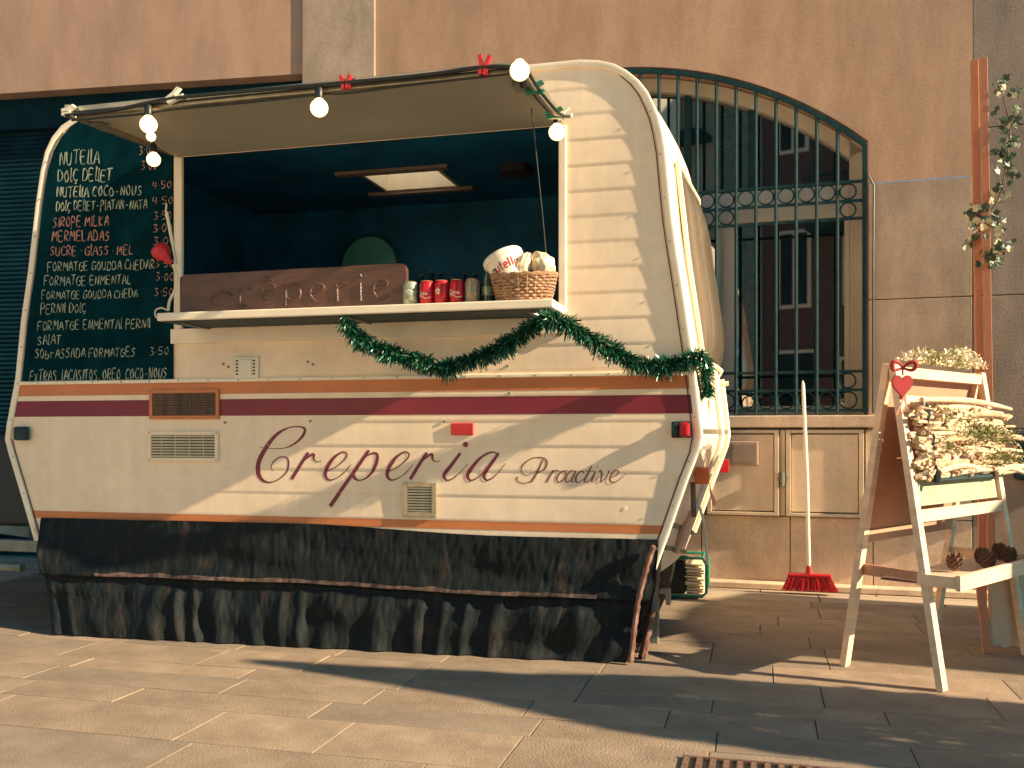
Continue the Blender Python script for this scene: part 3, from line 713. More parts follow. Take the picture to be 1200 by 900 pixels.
pro = [[(287, 366, 4), (268, 412, 9), (240, 460, 9), (228, 470, 5)], [(240, 462, 4), (205, 474, 4), (178, 466, 5), (170, 452, 6), (178, 446, 5)],
       [(262, 418, 3), (220, 438, 3), (192, 425, 5), (200, 392, 6), (240, 364, 5), (285, 362, 6), (303, 380, 9), (295, 410, 7), (262, 430, 3)],
       [(330, 415, 4), (318, 440, 8), (302, 470, 8)], [(314, 444, 3), (335, 420, 6), (352, 418, 5), (358, 422, 4)],
       [(385, 420, 5), (365, 425, 6), (348, 450, 8), (352, 468, 6), (372, 462, 6), (388, 440, 8), (384, 420, 5), (396, 418, 2)],
       [(428, 422, 4), (408, 420, 6), (388, 448, 8), (388, 468, 6), (408, 460, 3), (428, 425, 3)], [(432, 418, 5), (418, 446, 8), (412, 466, 6), (424, 466, 3), (438, 452, 2)],
       [(466, 430, 5), (462, 420, 5), (446, 426, 6), (430, 450, 8), (436, 470, 6), (458, 460, 3), (470, 450, 2)],
       [(502, 396, 5), (484, 430, 8), (468, 462, 7), (480, 468, 4), (500, 450, 2)], [(472, 420, 3), (512, 420, 3)],
       [(518, 420, 5), (506, 445, 8), (500, 466, 6), (512, 466, 3), (528, 448, 2)], [(524, 402, 6), (528, 401, 6)],
       [(530, 428, 3), (540, 418, 6), (544, 440, 8), (540, 468, 6), (560, 450, 4), (576, 424, 5), (570, 416, 3)],
       [(588, 448, 3), (612, 436, 5), (618, 420, 5), (602, 418, 6), (584, 440, 8), (582, 464, 8), (602, 470, 4), (630, 452, 3), (652, 430, 2)]]
script('lettering', pro, 560, 440, 3.75, 'script2')

# skirt of black tarpaulin
def skirt_pt(a, b):                     # a along, b down
    ztop = lerp(.565, .575, a)-.035*sst(.46, .78, a)+.012*math.sin(a*9)*0
    u_t = lerp(-3.03, .135, a); u_b = lerp(-2.83, .0, a)
    z = lerp(ztop, .006, b)
    u = lerp(u_t, u_b, b**1.15)+.03*sst(.9, 1, a)*math.sin(PI*b)
    vb = lerp(-.15, -.03, a)
    fold = .5+.5*math.sin(a*120+7*noise.noise((a*7, 0, 0))+.8*noise.noise((a*5, b*3, 7)))
    low = sst(.50, .62, b)
    v = -.018+vb*b**1.3
    v -= (.017*fold**2*low*(.5+.5*b) + .018*noise.noise((a*26, b*2.2, 4))*low)*(1 if a > .12 else .8)
    v -= .016*noise.noise((a*9, b*5, 9))+.006*noise.noise((a*45, b*5, 2))+.0034*noise.noise((a*170, b*9, 5))+.0008*noise.noise((a*400, b*40, 8))
    v += .010*sst(.495, .53, b)*(1-sst(.53, .65, b)) - .014*(sst(.34, .48, b)*(1-sst(.49, .51, b)))
    if a < .16: v -= .05*(1-a/.16)*math.sin(PI*min(1, b*1.5))
    return (u, v, z)
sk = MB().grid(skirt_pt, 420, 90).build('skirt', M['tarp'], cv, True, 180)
mb = MB().grid(lambda a, b: (lerp(.133, .02, b**1.2)+.02*math.sin(PI*b)+.012*noise.noise((a*14, b*3, 1)), .03+1.1*a, lerp(.50, .006, b)), 60, 20)
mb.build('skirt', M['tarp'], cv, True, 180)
def highlight_pt(a, b):
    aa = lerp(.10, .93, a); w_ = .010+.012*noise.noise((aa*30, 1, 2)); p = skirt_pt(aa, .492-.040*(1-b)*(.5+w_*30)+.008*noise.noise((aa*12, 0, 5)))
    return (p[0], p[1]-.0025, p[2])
MB().grid(highlight_pt, 300, 3).build('fold_highlight', M['foldlight'], cv, True, 180)  # strip carrying the painted highlight along the fold line
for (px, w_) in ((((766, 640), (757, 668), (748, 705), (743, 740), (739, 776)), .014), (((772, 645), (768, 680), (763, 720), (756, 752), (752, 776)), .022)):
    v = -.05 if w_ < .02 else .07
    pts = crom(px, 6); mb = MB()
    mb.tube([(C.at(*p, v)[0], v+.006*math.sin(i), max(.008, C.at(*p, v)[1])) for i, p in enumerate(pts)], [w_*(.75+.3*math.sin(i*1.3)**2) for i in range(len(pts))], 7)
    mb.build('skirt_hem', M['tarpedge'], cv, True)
# drawbar and corner leg at the left
MB().beam((-3.0, .35, .42), (-4.4, .95, .42), .05, .08).beam((-3.0, 1.6, .42), (-4.4, 1.0, .42), .05, .08).build('drawbar', M['steel'], cv)
MB().span(-3.75, -3.02, -.02, .03, .385, .445).build('chassis_beam', M['steel'], cv, bevel=.004)
MB().span(-3.14, -3.09, .02, .06, .45, .88).build('corner_post', M['teal'], cv)
MB().prism([(-3.9, .5), (-3.22, .5), (-3.12, .72), (-3.27, .98), (-3.9, 1.02)], .12, 1.1).build('gas_locker', M['black'], cv, bevel=.02)
MB().tube([(-3.16, .0, .30), (-3.5, .02, .30)], .022, 8).build('coupling_rod', M['steel'], cv, True)
MB().span(.03, .09, .40, .50, .0, .42).build('corner_leg', M['steel'], cv)
u, z = C.at(778, 693, .3); MB().span(u-.06, u+.03, .28, .32, z-.01, z+.012).span(u+.01, u+.03, .28, .32, z-.06, z-.01).build('step_bracket', M['pink'], cv)
wh = MB().lathe([(.02, -.08), (.20, -.08), (.27, -.06), (.285, 0), (.27, .06), (.20, .08), (.02, .08)], 28, (-1.45, .25, .285), Matrix.Rotation(PI/2, 3, 'X'))
wh.build('wheel', M['black'], cv, True)
MB().lathe([(.02, -.08), (.20, -.08), (.27, -.06), (.285, 0), (.27, .06), (.20, .08), (.02, .08)], 28, (-1.45, 1.7, .285), Matrix.Rotation(PI/2, 3, 'X')).build('wheel', M['black'], cv, True)

# ------------------------------------------------------------------ chalkboard with its menu
cb = C.thing('chalkboard', 'tall chalkboard menu with handwritten crepe prices covering the left caravan window', 'menu board')
BV = -.016
bp = []
for z in [1.272, 1.4, 1.592, 1.834, 2.0, 2.187, 2.30, 2.36, 2.45, 2.52, 2.573, 2.60, 2.615]: bp.append((Lu(z)+.034+.02*sst(2.3, 2.6, z), z))
poly = [(-2.262, 1.272)]+bp+[(-2.262, 2.615)]
MB().prism(poly, BV, -.002).build('board', M['board'], cb)
GL = {'A': [[(0, 0), (.28, 1), (.56, 0)], [(.1, .38), (.46, .38)]], 'B': [[(0, 0), (0, 1), (.4, .95), (.42, .6), (0, .52), (.5, .42), (.46, .05), (0, 0)]],
      'C': [[(.5, .85), (.25, 1), (0, .6), (.05, .15), (.3, 0), (.5, .12)]], 'D': [[(0, 0), (0, 1), (.35, .9), (.5, .5), (.35, .1), (0, 0)]],
      'E': [[(.45, 1), (0, 1), (0, 0), (.48, 0)], [(0, .52), (.36, .54)]], 'F': [[(.55, 1.05), (0, .98), (0, -.05)], [(0, .52), (.36, .55)]],
      'G': [[(.5, .85), (.25, 1), (0, .6), (.05, .12), (.3, 0), (.5, .15), (.5, .48), (.28, .48)]], 'H': [[(0, 0), (0, 1)], [(.46, 0), (.46, 1)], [(0, .5), (.46, .52)]],
      'I': [[(.08, 0), (.1, 1)]], 'K': [[(0, 0), (0, 1)], [(.45, 1), (0, .45), (.48, 0)]], 'L': [[(0, 1), (.02, 0), (.4, .02)]], 'l': [[(.05, 1.15), (.02, .12), (.09, 0), (.17, .03)]],
      'M': [[(0, 0), (.08, 1), (.3, .4), (.52, 1), (.62, 0)]], 'N': [[(0, 0), (.05, 1), (.42, 0), (.48, 1)]], 'O': [[(.25, 1), (0, .55), (.2, 0), (.48, .4), (.25, 1)]],
      'P': [[(0, -.2), (.04, 1), (.42, .88), (.36, .5), (.04, .45)]], 'R': [[(0, 0), (.02, 1), (.42, .85), (.3, .52), (.03, .48), (.48, 0)]],
      'S': [[(.45, .88), (.2, 1), (.05, .75), (.4, .4), (.3, .05), (0, .08)]], 'T': [[(-.08, 1), (.55, 1.08)], [(.24, 1.04), (.2, 0)]], 'U': [[(0, 1), (.02, .2), (.22, 0), (.42, .2), (.46, 1)]],
      'V': [[(0, 1), (.25, 0), (.48, 1)]], 'X': [[(0, 0), (.46, .8)], [(0, .8), (.46, 0)]], 'Ç': [[(.5, .85), (.25, 1), (0, .6), (.05, .15), (.3, 0), (.5, .12)], [(.3, 0), (.34, -.15), (.18, -.28)]],
      '-': [[(.08, .45), (.36, .47)]], '.': [[(.04, .45), (.10, .47)]], ',': [[(.1, .1), (.02, -.18)]], '0': [[(.25, 1), (0, .5), (.22, 0), (.46, .5), (.25, 1)]],
      '3': [[(.02, .95), (.4, .95), (.15, .56), (.42, .35), (.2, 0), (-.02, .1)]], '4': [[(.05, 1), (0, .45), (.45, .45)], [(.35, .9), (.33, 0)]], '5': [[(.45, 1), (.08, 1), (.05, .58), (.38, .5), (.36, .1), (0, .02)]],
      "'": [[(.1, .05), (.06, -.02)]], 'b': [[(0, 1), (0, 0), (.35, .05), (.38, .5), (0, .5)]], 'r': [[(.05, 0), (.05, .65)], [(.05, .45), (.36, .65)]]}
def BP(px, py, lift): u, z = C.at(px, py, BV); return (u, BV-.0006-lift, z)
def chalk(text, x0, x1, yb, yt, mt, slope=-.02, jit=.05, boldness=1.0, yb2=None):
    adv = []
    for ch in text: adv.append(.34 if ch == ' ' else (.30 if ch in "Il.,'" else .70 if ch != 'M' else .8))
    tot = sum(adv)-.2; h = yb-yt; k = (x1-x0)/tot; x = x0; mb = MB(); q = 0
    for ch, a in zip(text, adv):
        if ch != ' ':
            s = R.uniform(.92, 1.08); dy = R.uniform(-.06, .06)*h; sl = R.uniform(.02, .14)
            for st in GL[ch]:
                pts = [(x+(gx*k*.98+sl*gy*h*.6)+R.uniform(-jit, jit)*k*.5, yb+dy-gy*h*s*.95+slope*(x-x0)+R.uniform(-jit, jit)*h*.5) for gx, gy in st]
                if len(pts) > 2: pts = crom(pts, 3)
                else: pts = crom(pts, 4)
                ww = [(.80+.38*math.sin(q+i*.9)+R.uniform(-.12, .12))*boldness for i in range(len(pts))]
                mb.ribbon(pts, ww, BP, .00008*(q % 12)); q += 1
        x += a*k
    mb.build('chalk_line', M[mt], cb)
MENU = [('NUTEllA', 70, 116, 193, 177, 'chalkw', 1.3), ('DOlÇ DEllET', 68, 131, 213, 199, 'chalkw', 1.3), ('NUTEllA COCO-NOUS', 67, 166, 231, 219, 'chalkw', 1.35),
        ('DOlÇ DEllET-PlATAN-NATA', 66, 172, 247, 236, 'chalkw', 1.15), ('SIROPE MILKA', 62, 127, 266, 254, 'chalkp', 1.3), ('MERMELADAS', 61, 128, 283, 271, 'chalkp', 1.25),
        ('SUCRE . GlASS . MEL', 59, 156, 300, 289, 'chalkp', 1.1), ('FORMATGE GOUDDA CHEDAR', 56, 181, 318, 307, 'chalkw', 1.0), ('FORMATGE ENMENTAL', 52, 154, 335, 324, 'chalkw', 1.0),
        ('FORMATGE GOUDDA CHEDA', 49, 161, 351, 341, 'chalkw', .9), ('PERNIl DOlÇ', 48, 101, 367, 356, 'chalkw', .9), ('FORMATGE ENMENTAl PERNIl', 44, 176, 387, 376, 'chalkw', .95),
        ('SAlAT', 44, 71, 404, 393, 'chalkw', 1.0), ('SObrASSADA FORMATGES', 41, 158, 420, 409, 'chalkw', 1.0), ('EXTRAS, lACASITOS, OREO, COCO-NOUS', 35, 195, 447, 434, 'chalkw', 1.05),
        ('3.00', 163, 182, 181, 170, 'chalkp', .8), ('3.00', 166, 184, 199, 189, 'chalkp', .8), ('4.50', 179, 201, 221, 212, 'chalkp', .8), ('4.50', 179, 203, 239, 230, 'chalkp', .8),
        ('3.50', 181, 201, 257, 247, 'chalkp', .8), ('3.00', 180, 202, 272, 262, 'chalkp', 1.0), ('3.00', 180, 205, 287, 278, 'chalkp', .9), ('3.50', 182, 204, 313, 304, 'chalkp', .8),
        ('3.00', 183, 204, 329, 319, 'chalkp', .9), ('3.50', 181, 203, 347, 337, 'chalkp', .9), ('3.50', 176, 198, 416, 406, 'chalkw', .7)]
for t_, a, b, c, d, m_, bo in MENU: chalk(t_, a, b, c, d, m_, -.022 if b-a > 30 else -.03, boldness=bo)

# ------------------------------------------------------------------ things on the serving shelf
SZ = 1.5605
def shelf_u(px, v): return C.at(px, 355, v)[0]
# carved sign
sg = C.thing('carved_sign', 'long dark wooden sign with carved creperie lettering standing on the serving shelf', 'sign', 0, -.12, 0)
sp = [(-2.20, SZ), (-2.20, SZ+.155)]
uR = C.at(478, 340, -.12)[0]; zR = C.at(470, 309, -.12)[1]; zl_ = C.at(228, 323, -.12)[1]
sp = [(-2.14, SZ), (uR, SZ), (uR, zR-.035)]+[(uR-.035+.035*math.cos(a), zR-.035+.035*math.sin(a)) for a in (PI/6, PI/3, PI/2)]+[(-2.12, (zR+zl_)/2), (-2.14, zR-.02)]
MB().prism(sp, -.014, .014).build('panel', M['signwood'], sg, bevel=.004)
def SP(px, py): u, z = C.at(px, py, -.136); return u, z
sgl = [  # strokes in the zoomed picture's pixels
 [[(345, 362), (310, 348), (265, 365), (245, 390), (275, 410), (330, 405), (350, 392)]],
 [[(378, 330), (380, 405)], [(380, 345), (400, 322), (425, 328)], [(365, 408), (398, 406)]],
 [[(480, 350), (525, 342), (532, 320), (505, 308), (478, 330), (475, 370), (500, 395), (538, 382)], [(480, 300), (500, 282), (525, 298)]],
 [[(580, 318), (582, 408)], [(582, 330), (615, 312), (642, 335), (640, 370), (612, 385), (584, 372)], [(565, 322), (582, 315)], [(568, 408), (600, 406)]],
 [[(695, 348), (740, 338), (745, 318), (718, 306), (692, 330), (692, 365), (718, 388), (752, 376)]],
 [[(805, 312), (808, 388)], [(808, 330), (828, 305), (855, 312)], [(792, 390), (828, 388)]],
 [[(908, 305), (910, 385)], [(895, 388), (925, 386)], [(908, 268), (912, 280)]],
 [[(972, 335), (1018, 322), (1026, 302), (998, 292), (970, 315), (968, 350), (992, 375), (1032, 362)]]]
for L_ in sgl:
    mb = MB()
    for st in L_:
        pts = [SP(180+x/3.75, 250+y/3.75) for x, y in (crom(st, 5) if len(st) > 2 else st)]
        mb.tube([(u, -.014, z) for u, z in pts], .0065, 6)
    mb.build('letter', M['signwood'], sg, True)
# cans
def can(px, mt, label, text=None, v=-.14, tall=.118):
    u = shelf_u(px, v); t = C.thing('drink_can', label, 'drink can', u, v, SZ, 'drink cans on the serving shelf', rz=R.uniform(-.3, .3))
    r = .033
    MB().lathe([(.024, 0), (r, .008), (r, tall-.013), (.0265, tall)], 24).build('body', M[mt], t, True, 50)
    MB().lathe([(.0265, tall), (.0275, tall+.002), (.0255, tall+.003), (.024, tall-.002)], 24).build('lid', M['alu'], t, True)
    if text:
        mb = MB()
        def cm(a, b, l): an = -PI/2+a/r; return ((r+.0007+l)*math.cos(an), (r+.0007+l)*math.sin(an), b)
        for k, (st, w_) in enumerate(text): mb.ribbon(crom(st, 4) if len(st) > 2 else st, w_, cm, .0001*k)
        mb.build('print', M['white'], t)
    return t
def cola(x0, zb, h):                                 # flowing script word
    S_ = []; x = x0
    def st(p, w_=.0022): S_.append(([(x+a*h+.25*b*h, zb+b*h) for a, b in p], w_))
    st([(.9, .9), (.5, 1.15), (.1, .6), (.2, .05), (.7, .1), (1.1, .4)], .0034); x += 1.05*h
    st([(.4, .55), (.1, .5), (.05, .1), (.35, .05), (.5, .4), (.35, .55), (.8, .6)]); x += .75*h
    st([(.5, .5), (.2, .55), (.05, .2), (.3, 0), (.6, .25)]); x += .6*h
    st([(.5, .5), (.2, .55), (.05, .2), (.3, .02), (.5, .45), (.5, .1), (.8, .2)]); x += .95*h
    return S_
cola_t = cola(-.032, .055, .017)+[([(-.03, .045), (-.01, .052), (.01, .040), (.035, .046)], .003)]
star = [([(-.012, .075), (.012, .075), (-.008, .056), (0, .086), (.008, .056), (-.012, .075)], .003)]+[([(-.028, .045), (.028, .045)], .004)]
can(481, 'cangreen', 'leftmost drink can, green and white, just right of the carved sign', [([(-.02, .07), (0, .08), (.02, .068)], .004), ([(-.02, .05), (.02, .05)], .004), ([(-.015, .035), (.01, .037)], .003)])
can(500.5, 'canred', 'red cola can between the green and white can and the can with a star', cola_t)
can(517.5, 'canred', 'red cola can with a white star, middle of three', star)
can(535.5, 'canred', 'red cola can beside the orange and grey can', cola_t)
can(553.5, 'canpale', 'orange and grey drink can, rightmost can of the row', [([(-.02, .075), (.02, .078)], .004), ([(-.018, .05), (.018, .052)], .010)])
bt_ = C.thing('bottle', 'clear plastic drink bottle left of the wicker basket', 'bottle', shelf_u(571.5, -.10), -.10, SZ)
MB().lathe([(.022, 0), (.026, .01), (.027, .06), (.024, .075), (.027, .09), (.026, .12), (.012, .155), (.011, .165)], 20).build('body', M['clear'], bt_, True)
MB().lathe([(.0135, .163), (.0135, .182), (.012, .184)], 16).build('cap', M['white'], bt_, True)
MB().lathe([(.0274, .05), (.0276, .055), (.0276, .085), (.0274, .09)], 20).build('wrapper', M['cangreen'], bt_, True)
# basket
bu = shelf_u(614, -.14)
bk = C.thing('wicker_basket', 'oval brown wicker basket at the right end of the serving shelf', 'basket', bu, -.14, SZ)
ns = 22
for k in range(9):
    z = .006+k*.0125; rx = .112+.028*(k/8)**.8; pts = []
    for j in range(88):
        a = 2*PI*j/88; wv = .0035*math.sin(a*ns+k*PI); pts.append(((rx+wv)*math.cos(a), (rx*.72+wv)*math.sin(a), z+.002*math.sin(a*3+k)+.010*(k/8)*abs(math.cos(a))**3))
    MB().tube(pts, .0062, 6, True).build('woven_strand', M['wicker'], bk, True)
st_m = MB().tube([(0, 0, 0), (.028, 0, .118)], .004, 6).mesh('stake', M['wicker'], True)
for j in range(ns):
    a = 2*PI*(j+.5)/ns; obj('stake', st_m, bk, (.112*math.cos(a), .081*math.sin(a), .0), (0, 0, a))
MB().lathe([(.001, .003), (.11, .003), (.11, .006), (.001, .006)], 24, sy=.72).build('base', M['wicker'], bk)
pts = [((.142)*math.cos(2*PI*j/60), .103*math.sin(2*PI*j/60), .118+.010*abs(math.cos(2*PI*j/60))**3+.003*math.sin(j*1.9)) for j in range(60)]
MB().tube(pts, .010, 7, True).build('rim', M['wicker'], bk, True)
# spread bucket
bx = C.thing('spread_bucket', 'white hazelnut spread bucket lying tilted in the wicker basket', 'bucket', shelf_u(606, -.14), -.15, SZ+.072)
bx.rotation_euler = (math.radians(-6), math.radians(-26), -C.th)
MB().lathe([(.066, 0), (.070, .006), (.084, .135)], 32).build('tub', M['white'], bx, True, 50)
MB().lathe([(.090, .134), (.092, .138), (.092, .156), (.088, .162), (.076, .164), (.074, .158), (.001, .158)], 32).build('lid', M['white'], bx, True, 50)
def bm_(a, b, l): r = lerp(.070, .084, b/.135)+.0009+l; an = -PI/2-.16+a/.08; return (r*math.cos(an), r*math.sin(an), b)
LOW = {'n': [[(0, 0), (0, .6)], [(0, .4), (.2, .62), (.38, .45), (.38, 0)]], 'u': [[(0, .6), (.02, .15), (.2, 0), (.38, .2)], [(.38, .6), (.38, 0)]], 't': [[(.15, .95), (.15, .15), (.32, .02)], [(0, .62), (.34, .62)]],
       'e': [[(.02, .32), (.38, .34), (.3, .6), (.08, .55), (0, .25), (.15, 0), (.38, .08)]], 'l': [[(.1, 1), (.1, 0)]], 'a': [[(.36, .5), (.15, .6), (0, .3), (.12, 0), (.36, .15)], [(.38, .6), (.38, 0)]]}
x = -.045
for i, ch in enumerate('nutella'):
    mb = MB()
    for q, st in enumerate(LOW[ch]): mb.ribbon(crom([(x+a*.040, .076+b*.040) for a, b in st], 4), .0062, bm_, .0001*q)
    mb.build('print', M['black'] if i == 0 else M['red'], bx); x += .014 if ch == 'l' else .0215
def blob(name, label, px, py, v, r, mt, sx=1, sz=1, seed=0, tilt=0):
    u, z = C.at(px, py, v); t = C.thing(name, label, 'paper bag', u, v, z)
    def fn(a, b):
        th = a*2*PI; ph = b*PI; d = Vector((math.sin(ph)*math.cos(th), math.sin(ph)*math.sin(th), math.cos(ph)))
        q = d*2.4+Vector((seed, 0, 0)); rr = r*(1+.22*noise.noise(q)+.10*noise.noise(q*2.6)-.08*abs(noise.noise(q*4)))
        p = Vector((d.x*rr*sx, d.y*rr*.8, d.z*rr*sz)); p = Matrix.Rotation(tilt, 3, 'Y') @ p; return p
    MB().grid(fn, 36, 22).build('bag', M[mt], t, True, 45); return t
blob('paper_bag', 'small crumpled white bag between the spread bucket and the large bag', 612, 312, -.17, .045, 'paper', .75, 1.35, 3, .5)
blob('paper_bag', 'large crumpled white bag at the right of the wicker basket', 636, 310, -.14, .062, 'paper', 1.05, .78, 8, .75)

# ------------------------------------------------------------------ inside the caravan
rw = C.thing('round_mirror', 'round green tinted mirror on the dark back wall behind the carved sign', 'mirror', *C.at(433, 312, 1.90)[:1], 1.90, C.at(433, 312, 1.90)[1])
RX = Matrix.Rotation(PI/2, 3, 'X')
MB().lathe([(.20, 0), (.215, .004), (.222, .012), (.215, .022), (.204, .022), (.2025, .0005)], 48, (0, 0, 0), RX).build('rim', M['darker'], rw, True)
MB().lathe([(.001, .016), (.10, .014), (.17, .010), (.201, .006), (.201, .001)], 48, (0, 0, 0), RX).build('disc', M['mirror'], rw, True)
for i, (px, h) in enumerate(((494, .20), (506, .22), (517, .21), (529, .17), (545, .20), (556, .19), (568, .16), (578, .21))):
    u = C.at(px, 270, CW-.18)[0]
    lbl = ['leftmost dark bottle on the interior shelf', 'second dark bottle from the left on the interior shelf', 'third dark bottle from the left on the interior shelf', 'short dark jar fourth from the left on the interior shelf', 'fifth dark bottle from the left on the interior shelf', 'sixth dark bottle from the left on the interior shelf', 'short dark jar second from the right on the interior shelf', 'rightmost dark bottle on the interior shelf'][i]
    t = C.thing('bottle', lbl, 'bottle', u, CW-.18, 1.8505, 'bottles on the interior shelf')
    MB().lathe([(.030, 0), (.033, .01), (.033, h*.6), (.013, h*.82), (.012, h*.95)], 14).build('body', M[('clear', 'teal')[i % 2]], t, True)
    MB().lathe([(.015, h*.93), (.015, h)], 12).build('cap', M['steel'], t)
u, z = C.at(605, 190, 1.2)
ls = C.thing('pendant_lamp', 'unlit patterned lamp shade hanging inside the caravan at the right', 'lamp', u, 1.2, z-.07)
mshade = mat('spotted fabric shade', (.10, .065, .06), .8, .3, 60, col2=(.03, .035, .04))
MB().lathe([(.095, 0), (.085, .05), (.06, .10), (.03, .125)], 24).build('lamp_shade', mshade, ls, True)
MB().tube([(0, 0, .12), (0, 0, 2.57-(z-.07))], .003, 5).build('cord', M['cord'], ls)

# ------------------------------------------------------------------ garland
gl = C.thing('tinsel_garland', 'green tinsel garland draped from the serving shelf to the caravan corner', 'garland')
gp = [(402, 372, -.29), (410, 386, -.28), (428, 401, -.27), (448, 410, -.26), (473, 418, -.25), (500, 426, -.25), (521, 432, -.25), (545, 424, -.25), (572, 415, -.26), (600, 400, -.27), (622, 383, -.28), (645, 374, -.31), (662, 378, -.29), (680, 391, -.25), (705, 404, -.20), (730, 418, -.14), (748, 427, -.10), (768, 429, -.07), (788, 427, -.05), (806, 422, -.04), (822, 418, -.02), (827, 432, .08), (828, 450, .12), (829, 466, .12)]
path = [(C.at(a, b, v)[0], v, C.at(a, b, v)[1]) for a, b, v in gp]; path = [Vector(p) for p in crom(path, 10)]
MB().tube(path, .004, 5).build('cord', M['tin1'], gl, True)
bl_ = [MB(), MB(), MB()]
for i in range(len(path)-1):
    p = path[i]; d = (path[i+1]-p); L = d.length; d = d.normalized(); ex = d.orthogonal().normalized(); ey = d.cross(ex)
    rad = .046*(1+.55*noise.noise((i*.17, 3, 1))+.35*noise.noise((i*.55, 8, 1)))*(.55 if i < 6 else 1)*(.75 if i > len(path)-32 else 1)
    for k in range(max(6, int(L*4200))):
        a = R.uniform(0, 2*PI); c = p+d*R.uniform(0, L); r = rad*R.uniform(.6, 1.12)
        dirn = (ex*math.cos(a)+ey*math.sin(a)+d*R.uniform(-.5, .5)); tip = c+dirn*r+Vector((0, 0, -.15*r)); mid = c+dirn*r*.5+Vector((0, 0, .004))
        sd = dirn.cross(Vector((R.uniform(-1, 1), R.uniform(-1, 1), R.uniform(-1, 1)))).normalized()*R.uniform(.0016, .0034)
        q = 0 if R.random() < .66 else (1 if R.random() < .82 else 2)
        bl_[q].add([c-sd*.7, c+sd*.7, mid+sd, mid-sd, tip+sd*.8, tip-sd*.8], [(0, 1, 2, 3), (3, 2, 4, 5)])
for q, nm in enumerate(('tin1', 'tin2', 'tin3')): bl_[q].build('tinsel', M[nm], gl, kind='stuff')
# ------------------------------------------------------------------ bulbs on their cable
sl_ = C.thing('string_lights', 'string of lit round bulbs with black cable along the hatch flap edge', 'string lights')
def fp(px, py, v=FV-.035): u, z = C.at(px, py, v); return Vector((u, v, z))
cpts = [fp(84, 141), fp(130, 137), fp(172, 133), fp(205, 128), fp(260, 123), fp(320, 117), fp(374, 111), fp(410, 109), fp(470, 101), fp(530, 94), fp(585, 88), fp(609, 84)]
cp2 = crom([tuple(p) for p in cpts], 6)
MB().tube(cp2, .0045, 6).build('cable', M['cord'], sl_, True)
c3 = [fp(79, 136), fp(140, 129), fp(205, 116), fp(300, 107), fp(405, 98), fp(500, 89), fp(567, 80), fp(605, 80)]
MB().tube(crom([(p.x+.0, p.y-.01, p.z) for p in c3], 6), .008, 6).build('cable', M['cord'], sl_, True)
c4 = [(607, 82, FV-.03), (618, 100, -.62), (632, 118, -.50), (645, 132, -.38), (655, 134, -.28)]
for o_ in (0, 6, 12): MB().tube(crom([(C.at(a+o_, b+o_*.2, v)[0], v, C.at(a+o_, b+o_*.2, v)[1]) for a, b, v in c4], 6), .0065, 6).build('cable', M['cord'] if o_ != 6 else M['alu'], sl_, True)
bulbm = MB().lathe([(.001, -.034)]+[(.034*math.sin(a), -.034*math.cos(a)) for a in [PI*k/12 for k in range(1, 11)]]+[(.014, .036)], 24).mesh('bulb', M['bulb'], True)
sockm = MB().lathe([(.015, .034), (.016, .038), (.016, .072), (.010, .080)], 14).mesh('socket', M['black'], True)
for px, py, v, s in ((174, 146, FV-.05, 1.0), (180, 187, -.42, .9), (177, 160, -.55, .6), (374, 126.5, FV-.05, 1.0), (609, 83, FV-.07, 1.05), (652.5, 155, -.24, 1.0)):
    u, z = C.at(px, py, v)
    o = obj('bulb', bulbm, sl_, (u, v, z)); o.scale = (s, s, s)
    o = obj('socket', sockm, sl_, (u, v, z)); o.scale = (s, s, s)
    if px == 609: o.rotation_euler = (-1.9, 0, 0)
    if v > -.6 and px != 609: MB().tube([(u, v, z+.07*s), (u+.01, v-.02, lerp(2.38, 2.34, -v/.75)-.006)], .004, 5).build('cable', M['cord'], sl_)
# clothes pegs
def peg(px, py, v, mt, label, rot=0, s=1.0):
    u, z = C.at(px, py, v); t = C.thing('clothes_peg', label, 'clothes peg', u, v, z, 'clothes pegs along the hatch flap'); t.rotation_euler = (0, rot, -C.th)
    for k in (-1, 1):
        m = MB().prism([(k*.002, -.038*s), (k*.014, -.038*s), (k*.017, 0), (k*.026, .030*s), (k*.014, .038*s), (k*.003, .004)], -.010, .010); m.build('leg', M[mt], t)
    MB().tube([(-.013, 0, 0), (.013, 0, 0)], .005, 8).build('spring', M['alu'], t)
FP = FV-.04
peg(567, 76, FP, 'red', 'red clothes peg near the right corner of the hatch flap', .15)
peg(405, 96, FP, 'red', 'red clothes peg above the middle of the hatch flap', .0, .7)
peg(205, 113, FP, 'white', 'white clothes peg toward the left end of the hatch flap', 1.1)
peg(627, 104, -.58, 'green', 'upper green clothes peg on the cable at the flap corner', 1.45)
peg(650, 134, -.30, 'green', 'lower green clothes peg next to the right hand bulb', 1.45)
peg(660, 134, -.16, 'white', 'white clothes peg next to the lower green peg', 1.2)
peg(81, 131, FP, 'white', 'white clothes peg on the extreme left tip of the flap', 1.5, .8)
# red flower ornament
u, z = C.at(192, 299, -.15)
fo = C.thing('hanging_ornament', 'red cup shaped ornament with a pale twisted tail at the left end of the shelf', 'ornament', u, -.15, z)
MB().lathe([(.004, -.060), (.014, -.045), (.022, -.02), (.040, .005), (.046, .025), (.040, .045), (.020, .055), (.002, .056)], 20, (0, 0, 0), Matrix.Rotation(-.75, 3, 'Y')).build('cup', M['red'], fo, True, 60)
tp = [C.at(*p, -.15) for p in ((203, 310), (207, 325), (205, 340), (199, 352), (197, 364), (190, 361), (183, 364), (184, 372), (193, 373))]
MB().tube([(a-u, 0, b-z) for a, b in crom(tp[:5], 5)], .007, 7).tube([(a-u, -.005, b-z) for a, b in crom(tp[4:], 5)], .004, 6).build('tail', M['paper'], fo, True)

